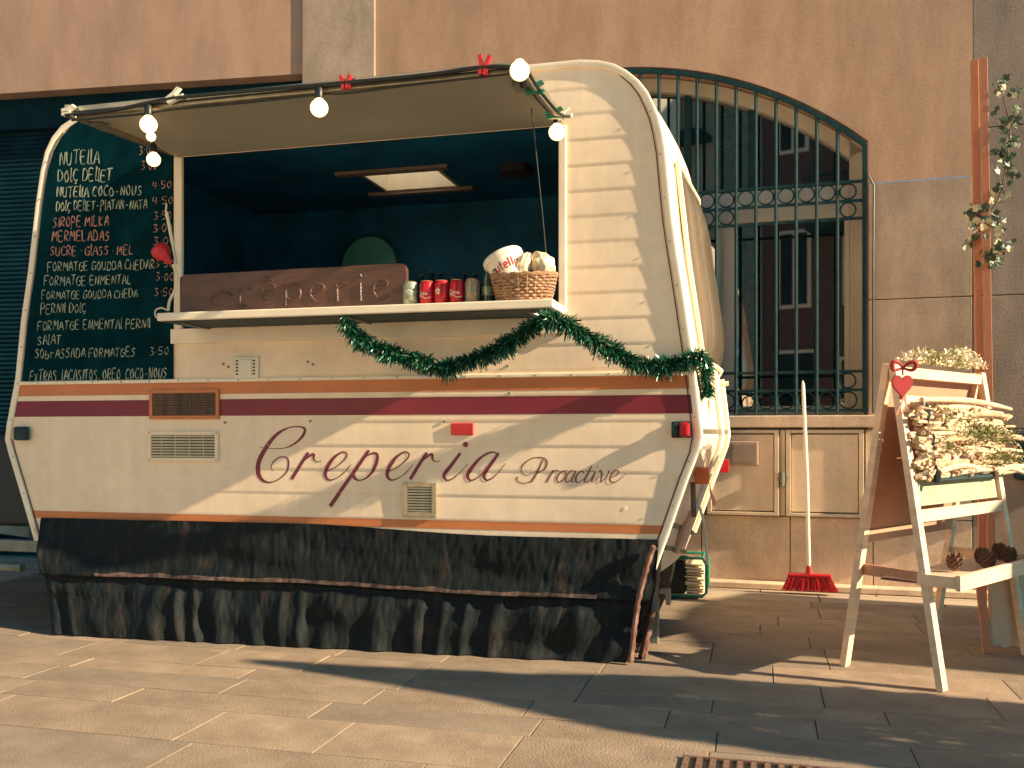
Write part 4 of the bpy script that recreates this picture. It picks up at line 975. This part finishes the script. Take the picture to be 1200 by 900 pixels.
# ------------------------------------------------------------------ broom
BY = 6.02; bxw = (948-600)/F*BY
br = thing('broom', 'red broom with a long white handle leaning upright against the wall', 'broom', (bxw, BY, .028), -W.th)
mb = MB()
for k in range(420):
    x = R.uniform(-.125, .13); y = R.uniform(-.02, .02); d = (x*.30+R.gauss(0, .006), y*.9+R.gauss(0, .006)); mb.beam((x, y, .068), (x+d[0], y+d[1]-.004, R.uniform(-.022, -.012)), .0035, .0035, (0, 1, 0))
mb.build('bristles', M['red'], br, kind='stuff')
MB().span(-.13, .135, -.024, .024, .066, .090).build('block', M['red'], br, bevel=.008)
MB().lathe([(.022, .088), (.018, .12), (.014, .14)], 12).build('socket', M['red'], br, True)
MB().tube([(0, 0, .10), (-.012, .04, .7), (-.035, .07, 1.28), (-.037, .072, 1.31)], [.0125, .0125, .011, .003], 10).build('handle', M['white'], br, True)

# ------------------------------------------------------------------ green crate of leaflets
cu_, cvv = C.gr(797, 702)
cr = C.thing('green_crate', 'green metal framed crate filled with stacked pale sheets beside the caravan end', 'crate', cu_, cvv)
fr = MB()
for y in (0, .26):
    fr.tube([(-.14, y, .02), (.13, y, .02), (.155, y, .045), (.155, y, .22), (.13, y, .25), (-.14, y, .25), (-.16, y, .22), (-.16, y, .045)], .009, 7, True)
for x, z in ((-.14, .02), (.13, .02), (.13, .25), (-.14, .25)): fr.tube([(x, 0, z), (x, .26, z)], .007, 6)
fr.build('frame', M['green'], cr, True)
MB().span(-.14, .03, .01, .25, .03, .235).build('black_box', M['black'], cr, bevel=.01)
shm = MB().span(.035, .135, .0, .24, 0, .008).mesh('sheet', M['paper'])
for k in range(13): obj('sheet', shm, cr, (R.uniform(-.006, .006), R.uniform(-.01, .01), .03+k*.0145), (0, R.uniform(-.06, .06), R.uniform(-.05, .05)))

# ------------------------------------------------------------------ easel with driftwood
A = Vector((1.434, 4.12, 0)); B = Vector((1.67, 3.71, 0)); Wv = Vector((.655, .610, 0)); TZ = 1.285
ez = thing('wooden_easel', 'pale wooden folding easel with a tray standing at the right of the caravan', 'easel', tuple((A+B+Wv)/2))
ezo = (A+B+Wv)/2
wn = Wv.normalized(); nn_ = Vector((wn.y, -wn.x, 0))               # outward of the front leaf
Tm = (A+B)/2+Vector((0, 0, TZ))
def fpnt(a, h, off=0):                                # point on the front leaf, a along, h 0..1 up
    p = B.lerp(Tm+nn_*.012, h)+Wv*a; return p+nn_*off-ezo
def bpnt(a, h, off=0):
    p = A.lerp(Tm-nn_*.012, h)+Wv*a; return p-nn_*off-ezo
def plank(mb, p, q, wd, th): return mb.beam(p, q, wd, th, nn_)
for f_ in (fpnt, bpnt):
    for a in (0, 1):
        plank(MB(), f_(a, 0), f_(a, 1), .046, .028).build('leg', M['pine'], ez, bevel=.002)
for h, wd in ((.975, .045), (.52, .05)): plank(MB(), fpnt(.02, h, -.001), fpnt(.98, h, -.001), wd, .018).build('rail', M['pine'], ez, bevel=.002)
plank(MB(), fpnt(.02, .885, .012), fpnt(.80, .885, .012), .035, .02).build('rail', M['pine'], ez, bevel=.002)
plank(MB(), bpnt(.02, .975, -.002), bpnt(.98, .975, -.002), .045, .018).build('rail', M['pine'], ez)
plank(MB(), bpnt(.02, .44, -.002), bpnt(.98, .44, -.002), .05, .018).build('rail', M['pineboard'], ez)
MB().add([bpnt(.02, .42), bpnt(.98, .42), bpnt(.98, .99), bpnt(.02, .99)], [(0, 1, 2, 3)]).build('board', M['pineboard'], ez)
MB().add([fpnt(.03, .55, -.004), fpnt(.97, .55, -.004), fpnt(.97, .70, -.004), fpnt(.03, .70, -.004)], [(0, 1, 2, 3)]).build('backing_board', M['slate'], ez)
# tray
th_ = .33
def tp_(a, s, dz=0):
    p = B.lerp(Tm, th_)+Wv*a+nn_*s if s > -.5 else A.lerp(Tm, th_)+Wv*a
    return Vector((p.x, p.y, .425+dz))-ezo
bk_s = -1
MB().beam(tp_(.025, bk_s), tp_(.025, -.02), .018, .045).build('side_bar', M['pineboard'], ez)
MB().beam(tp_(-.02, -.019), tp_(-.02, .13), .018, .045).build('tray_side', M['pine'], ez)
MB().beam(tp_(1.02, bk_s), tp_(1.02, .13), .018, .045).build('tray_side', M['pine'], ez)
MB().beam(tp_(-.03, .14), tp_(1.05, .14), .018, .06).build('tray_front', M['pine'], ez)
MB().add([tp_(0, -.18, -.012), tp_(1, -.18, -.012), tp_(1, .13, -.012), tp_(0, .13, -.012), tp_(0, -.18, -.022), tp_(1, -.18, -.022), tp_(1, .13, -.022), tp_(0, .13, -.022)],
         [(0, 1, 2, 3), (7, 6, 5, 4), (0, 4, 5, 1), (3, 2, 6, 7)]).build('tray_base', M['pine'], ez)
# driftwood mat hanging on the front leaf
dw = thing('driftwood_panel', 'panel of stacked driftwood sticks and moss tied to the front of the easel', 'driftwood', tuple(ezo))
lead = (fpnt(0, 1)-fpnt(0, 0)).normalized()
for k in range(46):
    h = lerp(.640, .862, k/45)+R.uniform(-.003, .003); r = R.uniform(.008, .017); a0 = R.uniform(-.02, .12); a1 = R.uniform(.95, 1.32)
    if R.random() < .35: a1 = a0+R.uniform(.3, .6)
    if R.random() < .2: a0 = R.uniform(.4, .8); a1 = a0+R.uniform(.3, .5)
    pts = []; ph = R.uniform(0, 6); sl_k = R.uniform(-.018, .018); o0 = R.uniform(.02, .05)
    for i in range(9):
        a = lerp(a0, a1, i/8); pts.append(fpnt(a, h+sl_k*(i/8-.5)+.006*math.sin(ph+i*.9), o0+.012*math.sin(i*.8+ph)))
    MB().tube(pts, [r*(.6+.5*math.sin(PI*(i+.8)/9.6))*R.uniform(.85, 1.15) for i in range(9)], 7).build('stick', M[R.choice(('drift', 'drift', 'drift', 'drift2'))], dw, True, 60)
for a0, h0, a1, h1 in ((.08, .885, 1.15, .868), (.78, .655, 1.22, .628), (.82, .638, 1.25, .652), (.15, .655, .60, .662), (.3, .80, .62, .845)):
    pts = [fpnt(lerp(a0, a1, i/6), lerp(h0, h1, i/6)+.014*math.sin(PI*i/6), .06) for i in range(7)]
    MB().tube(pts, [.011, .013, .014, .014, .013, .012, .008], 8).build('stick', M['drift'], dw, True, 60)
for k in range(90):                                   # short stubs seen end-on
    a = R.uniform(.02, .13) if k < 30 else R.uniform(.1, 1.2); h = lerp(.645, .87, R.random()); p = fpnt(a, h, .045); d = (wn*R.uniform(-1, 1)+nn_*R.uniform(.1, .7)+lead*R.uniform(-.5, .5)).normalized(); L = R.uniform(.02, .05)
    MB().tube([p-d*L, p+d*L], [R.uniform(.006, .014), R.uniform(.004, .012)], 6).build('stub', M[R.choice(('drift', 'drift2', 'drift'))], dw, True)
def tuft(mb, c, n, sx, sz, L, wd):
    for k in range(n):
        p = c+wn*R.gauss(0, sx)+lead*R.gauss(0, sz)+nn_*R.uniform(0, .02); d = Vector((R.uniform(-1, 1), R.uniform(-1, 1), R.uniform(-.4, 1))).normalized()*L*R.uniform(.5, 1.2)
        s_ = d.cross(Vector((R.uniform(-1, 1), R.uniform(-1, 1), R.uniform(-1, 1)))).normalized()*wd
        mb.add([p, p+d*.5+s_, p+d, p+d*.5-s_], [(0, 1, 2, 3)])
mb = MB(); tuft(mb, fpnt(.72, .775, .06), 700, .10, .022, .03, .004); tuft(mb, fpnt(.95, .765, .05), 400, .09, .016, .03, .004); tuft(mb, fpnt(.95, .69, .05), 400, .13, .016, .03, .004); tuft(mb, fpnt(.35, .74, .05), 260, .08, .02, .025, .004); tuft(mb, fpnt(.45, .83, .05), 220, .09, .012, .025, .004); mb.build('moss', M['moss'], dw, kind='stuff')
MB().tube([fpnt(.13+.015*math.sin(h*60), h, .055) for h in [lerp(.62, .875, i/14) for i in range(15)]], [.010+.005*math.sin(i*1.7) for i in range(15)], 6).build('cord', M['black'], dw, True)
plank(MB(), fpnt(.12, .632, .03), fpnt(.95, .632, .03), .012, .03).build('bottom_slat', M['teal'], dw)
for a, h in ((.40, .745), (.30, .70), (.62, .80), (.52, .685), (.85, .83)):
    p = fpnt(a, h, .062); MB().lathe([(.003, -.012), (.012, -.004), (.013, .004), (.004, .013)], 8, tuple(p)).build('berry', M['rose'] if a < .5 else M['cone'], dw, True)
# dried flowers along the top
fw = thing('dried_flowers', 'bunch of pale dried flowers and leaves lying along the top of the easel', 'flowers', tuple(ezo))
for (nm, mt, n) in (('blossom', 'fern', 900), ('leaf_spray', 'moss', 420)):
    mb = MB()
    for k in range(n):
        a = (R.gauss(.78, .13) if R.random() < .5 else R.gauss(.38, .15)) if nm == 'blossom' else (R.gauss(.35, .08) if R.random() < .6 else R.gauss(.62, .1))
        a = min(1.0, max(.08, a)); hh = .085*(1-((a-.75)/.35)**2) if a > .5 else .06*(1-((a-.33)/.3)**2)
        p = fpnt(a, 1, 0)+Vector((0, 0, .012+max(.004, hh)*R.random()))+nn_*R.uniform(-.03, .03)
        d = Vector((R.uniform(-1, 1), R.uniform(-1, 1), R.uniform(-.2, 1))).normalized()*R.uniform(.01, .028); s_ = d.cross(Vector((R.uniform(-1, 1), R.uniform(-1, 1), R.uniform(-1, 1)))).normalized()*.006
        mb.add([p, p+d*.5+s_, p+d, p+d*.5-s_], [(0, 1, 2, 3)])
    mb.build(nm, M[mt], fw, kind='stuff')
# heart and bow
hp = fpnt(-.01, .93, .02)
ht = thing('heart_ornament', 'red fabric heart hanging from a bow on the left corner of the easel', 'ornament', tuple(ezo+hp))
hv = []
for i in range(28):
    t = 2*PI*i/28; hv.append((.0028*16*math.sin(t)**3*.92, .0028*(13*math.cos(t)-5*math.cos(2*t)-2*math.cos(3*t)-math.cos(4*t))*1.2))
MB().prism(hv[::-1], -.022, -.004).build('heart', M['rose'], ht, bevel=.005)
for k in (-1, 1):
    MB().tube(crom([(0, -.02, .068), (k*.02, -.03, .088), (k*.042, -.035, .092), (k*.048, -.03, .075), (k*.035, -.02, .060), (0, -.02, .068)], 5), [.004+.005*abs(math.sin(PI*i/25)) for i in range(26)], 7).build('bow_loop', M['rose'], ht, True)
    MB().tube([(0, -.025, -.05), (k*.012, -.03, -.08), (-.02+k*.01, -.03, -.12)], .004, 5).build('tail', M['pink'], ht, True)
MB().tube([(0, -.02, .07), (0, -.02, .04)], .004, 5).build('string', M['rose'], ht)
# pine cones on the tray
sc_m = MB().add([(0, 0, 0), (.009, .010, .004), (.013, 0, .014), (.009, -.010, .004), (.009, 0, 0)], [(0, 1, 2, 3), (0, 3, 4), (0, 4, 1)]).mesh('scale', M['cone'])
for i, (a, s_, lb) in enumerate(((.40, -.03, 'leftmost pine cone on the easel tray'), (.56, .05, 'nearest pine cone, beside the tray front'), (.70, -.02, 'third pine cone from the left on the easel tray'), (.86, .04, 'pine cone by the right hand end of the tray'), (.98, -.04, 'rightmost pine cone on the easel tray'))):
    p = tp_(a, s_)+ezo; t = thing('pine_cone', lb, 'pine cone', (p.x, p.y, .418), R.uniform(0, 6), 'pine cones on the tray')
    MB().lathe([(.010, 0), (.024, .015), (.026, .035), (.014, .06), (.003, .072)], 10).build('core', M['cone'], t, True)
    for k in range(54):
        z = .006+.0011*k; rr = .024*math.sin(PI*min(.95, (z+.012)/.09)); an = k*2.4
        o = obj('scale', sc_m, t, (rr*math.cos(an), rr*math.sin(an), z), (0, -.3, an)); o.scale = (1.1, 1.1, 1.1)

# ------------------------------------------------------------------ tall wooden frame with ivy, behind the easel
G = Frame(((1163-600)/F*5.15, 5.15), .35)
tf = G.thing('tall_wooden_frame', 'tall narrow orange brown wooden frame wrapped in ivy behind the easel', 'frame')
def gt(px, py, v=0): return G.at(px, py, v)
zt = gt(1150, 68)[1]
uA, uB = gt(1142, 300)[0], gt(1150.5, 300)[0]; uC, uD = gt(1151.5, 300)[0], gt(1160, 300)[0]
MB().beam(((uA+uB)/2-.016, .03, zt), ((uA+uB)/2+.028, .03, .0), uB-uA, .05, (0, 1, 0)).build('post', M['redwood'], tf, bevel=.002)
MB().beam(((uC+uD)/2-.016, -.02, zt-.01), ((uC+uD)/2+.028, -.02, .0), uD-uC, .035, (0, 1, 0)).build('post', M['redwood'], tf, bevel=.002)
MB().span(uD+.76, uD+.80, -.02, .03, 0, zt).build('post', M['redwood'], tf)
GB = Frame(((1157-600)/F*(F/(765-HOR)), F/(765-HOR)), .2)
cbd = GB.thing('canvas_board', 'pale canvas board with a reddish wooden edge standing under the easel tray', 'board')
MB().beam((0, 0, 0), (-.02, .06, .36), .035, .022, (0, 1, 0)).build('edge_post', M['redwood'], cbd)
MB().grid(lambda a, b: (lerp(.02, .24, a), .012+.05*b-.002*math.sin(a*25), lerp(.03, .36, b)+.006*math.sin(a*19)*(1-b)), 24, 6).build('canvas', M['cloth'], cbd, True)
MB().beam((.26, 0, 0), (.24, .06, .36), .035, .022, (0, 1, 0)).build('edge_post', M['redwood'], cbd)
iv = G.thing('ivy', 'ivy with dark and pale leaves twining round the tall wooden frame', 'ivy')
ip = [(1172, 100), (1180, 125), (1184, 150), (1180, 180), (1176, 205), (1172, 228), (1160, 248), (1150, 258), (1166, 270), (1174, 288), (1160, 300), (1154, 312)]
ipv = crom([(gt(x, y, -.06)[0], -.06+.03*math.sin(i*1.3), gt(x, y, -.06)[1]) for i, (x, y) in enumerate(ip)], 6)
MB().tube(ipv, .004, 5).build('stem', M['trunk'], iv, True)
def leafm(mt): return MB().add([(0, 0, 0), (.016, .004, .010), (.020, .002, .026), (.007, .001, .030), (0, -.003, .046), (-.007, .001, .030), (-.020, .002, .026), (-.016, .004, .010)], [(0, 1, 2, 3), (0, 3, 4), (0, 4, 5), (0, 5, 6, 7)]).mesh('leaf', mt)
l1, l2 = leafm(M['ivy']), leafm(M['ivy2'])
def leaf(p, pale, sp=.03):
    o = obj('leaf', l2 if pale else l1, iv, (p[0]+R.gauss(0, sp), p[1]+R.uniform(-.05, .03), p[2]+R.gauss(0, .02)), (R.uniform(-1.0, .6), R.uniform(-2.6, 2.6), R.uniform(-.9, .9)))
    s_ = R.uniform(.7, 1.25); o.scale = (s_, s_, s_)
for k in range(165): leaf(R.choice(ipv), R.random() < .26)
for k in range(22):
    x, y = gt(R.uniform(1131, 1142), R.uniform(244, 286), -.04); leaf((x, -.04, y), R.random() < .7, .012)
u_, z_ = gt(1192, 121, .05)
# wall bracket and dark letter box at the far right
lb_ = W.thing('letter_box', 'dark metal box on the wall right of the driftwood panel', 'box', W.at(1186, 560)[0], -.02, W.at(1190, 562)[1])
MB().span(0, .45, -.10, 0, 0, .30).build('case', M['teal'], lb_, bevel=.02)
MB().span(.08, .37, -.106, -.101, .21, .24).build('slot', M['black'], lb_)

# ------------------------------------------------------------------ beyond the frame: what throws the shadows and what the glass mirrors
def back(Sx, Sy, h): k = h/math.tan(SUN_EL); return (Sx+k*math.cos(_a), Sy-k*math.sin(_a), h)
# unseen tree right of the camera, crown shaped to cast the front ground shadow
H = 2.7; X, Y, _ = back(-1.12, 4.19, H)
tr1 = thing('shadow_tree', 'small unseen tear shaped tree right of the camera, shaped to cast the ground shadow', 'tree', (X, Y, 0))
prof = [(0, .01), (.2, .075), (.35, .135), (.6, .22), (.75, .34), (.86, .40), (1.2, .46), (1.45, .46), (1.7, .42), (2.0, .30)]
MB().lathe([(.20, 0), (.26, .35), (.27, .40), (.24, .40), (.22, .36)], 20).build('tub', M['rust'], tr1, True)
MB().tube([(0, 0, .35), (0, 0, H-.3)], .03, 8).build('trunk', M['trunk'], tr1)
mb = MB()
def crown_r(s, a): return interp(prof, s)*(1+.10*noise.noise((3*math.cos(a), 3*math.sin(a), s*4)))
for k in range(15000):
    s = R.uniform(0, 1.95); a = R.uniform(0, 2*PI); r = crown_r(s, a)*R.uniform(.75, 1.0); p = Vector((r*math.cos(a), r*math.sin(a), H-s))
    d = Vector((R.uniform(-1, 1), R.uniform(-1, 1), R.uniform(-1, 1))).normalized()*.035; e = d.cross(Vector((R.random(), R.random(), R.random()-.5))).normalized()*.018
    mb.add([p-d, p+e, p+d, p-e], [(0, 1, 2, 3)])
mb.build('crown', M['crown'], tr1)
# unseen canopy further right, added to cast the shadow band behind the easel
G2 = Frame(back(.85, 4.48, 2.3)[:2], .42)
stl = G2.thing('shade_canopy', 'unseen off white canopy on four posts, added to cast a shadow band', 'market stall')
MB().grid(lambda a, b: (5.5*a, 1.75*b, 2.3+.12*math.sin(PI*b)), 8, 8).build('canopy', M['tent'], stl, True)
for x in (.05, 5.4):
    for y in (.05, 1.7): MB().tube([(x, y, 0), (x, y, 2.28)], .02, 8).build('post', M['alu'], stl)
MB().span(.6, 5.2, .3, 1.3, .78, .82).build('table', M['pine'], stl)
# opposite side of the street
op = thing('opposite_building', 'grey brick and maroon building with balconies across the street behind the camera', 'building', (0, 0, 0), 0)
oy = -8.5

MB().span(-7.6, -4.4, oy-.5, oy, 0, 11).build('facade', M['facade3'], op)
MB().span(-3.4, 1.5, oy-.5, oy, 0, 11).build('facade', M['facade2'], op)
MB().span(-4.4, -3.4, oy-.5, oy+.10, 0, 11).build('mortar_wall', M['mortar'], op)
mb = MB(); z = .01
k = 0
while z < 10.9:
    x = -4.39-(.18 if k % 2 else 0)
    while x < -3.42: mb.span(max(x, -4.39), min(x+.34, -3.41), oy+.10, oy+.125, z, z+.125); x += .362
    z += .146; k += 1
mb.build('brick', M['brick'], op, kind='stuff')
for i, (x, z, w_, h_) in enumerate(((-6.4, .2, 1.0, 2.4), (-3.0, .2, .8, 2.6), (-1.6, .2, 1.0, 2.4), (-6.4, 3.9, 1.0, 2.0), (-2.95, 3.9, .6, 1.6), (-1.5, 3.9, .8, 1.8), (-6.4, 8.1, 1.0, 2.0), (-2.95, 7.4, .55, 1.5), (-1.6, 7.2, .7, 1.6), (-.2, 7.2, .7, 1.6))):
    f = MB().span(x-.08, x+w_+.08, oy, oy+.04, z-.08, z+h_+.08).build('window', M['palewall'], op)
    MB().span(x, x+w_/2-.03, oy+.041, oy+.05, z, z+h_).span(x+w_/2+.03, x+w_, oy+.041, oy+.05, z, z+h_).build('pane', M['inside'], f)
for x0, x1, z in ((-6.6, -4.6, 7.9), (-6.6, -4.6, 3.7), (-2.2, -.2, 5.4)):
    b = MB().span(x0, x1, oy, oy+.8, z, z+.14).build('balcony', M['teal'], op)
    rm = MB()
    for k in range(int((x1-x0)/.12)+1): rm.span(x0+k*.12, x0+k*.12+.02, oy+.76, oy+.78, z+.12, z+1.1)
    rm.span(x0, x1, oy+.75, oy+.79, z+1.1, z+1.14); rm.build('railing', M['iron'], b)
    MB().span(x0+1.3, x0+1.85, oy+.70, oy+.74, z+.15, z+1.3).build('hanging_cloth', M['curtain'], b)
tag(MB().span(-30, 8, oy+.0, oy+1.6, -.013, .12).build('kerb_pavement', M['plinth']), 'raised pavement strip', 'pavement'); bpy.data.objects['kerb_pavement']['kind'] = 'structure'
for k_ in ('label', 'category'): del bpy.data.objects['kerb_pavement'][k_]

G3 = Frame((-8.4, -0.8), 7/4.5)  # unseen facade, added and angled to bounce sun onto the caravan side
lf = G3.thing('fill_building', 'unseen pale building set diagonally at the left, added to bounce sunlight onto the caravan', 'building')
MB().span(0, 6.9, -.5, 0, 0, 9.0).build('facade', M['palewall'], lf)
MB().span(-.1, 7.0, -.5, .2, 9.0, 9.2).build('cornice', M['plinth'], lf)
for zf in (0.3, 3.9):
    for k in range(3):
        x = .6+2.0*k; f = MB().span(x-.08, x+.98, 0, .04, zf-.08, zf+2.1).build('window', M['winframe'], lf)
        MB().span(x, x+.42, 0.041, .05, zf, zf+2.0).span(x+.48, x+.9, 0.041, .05, zf, zf+2.0).build('pane', M['inside'], f)
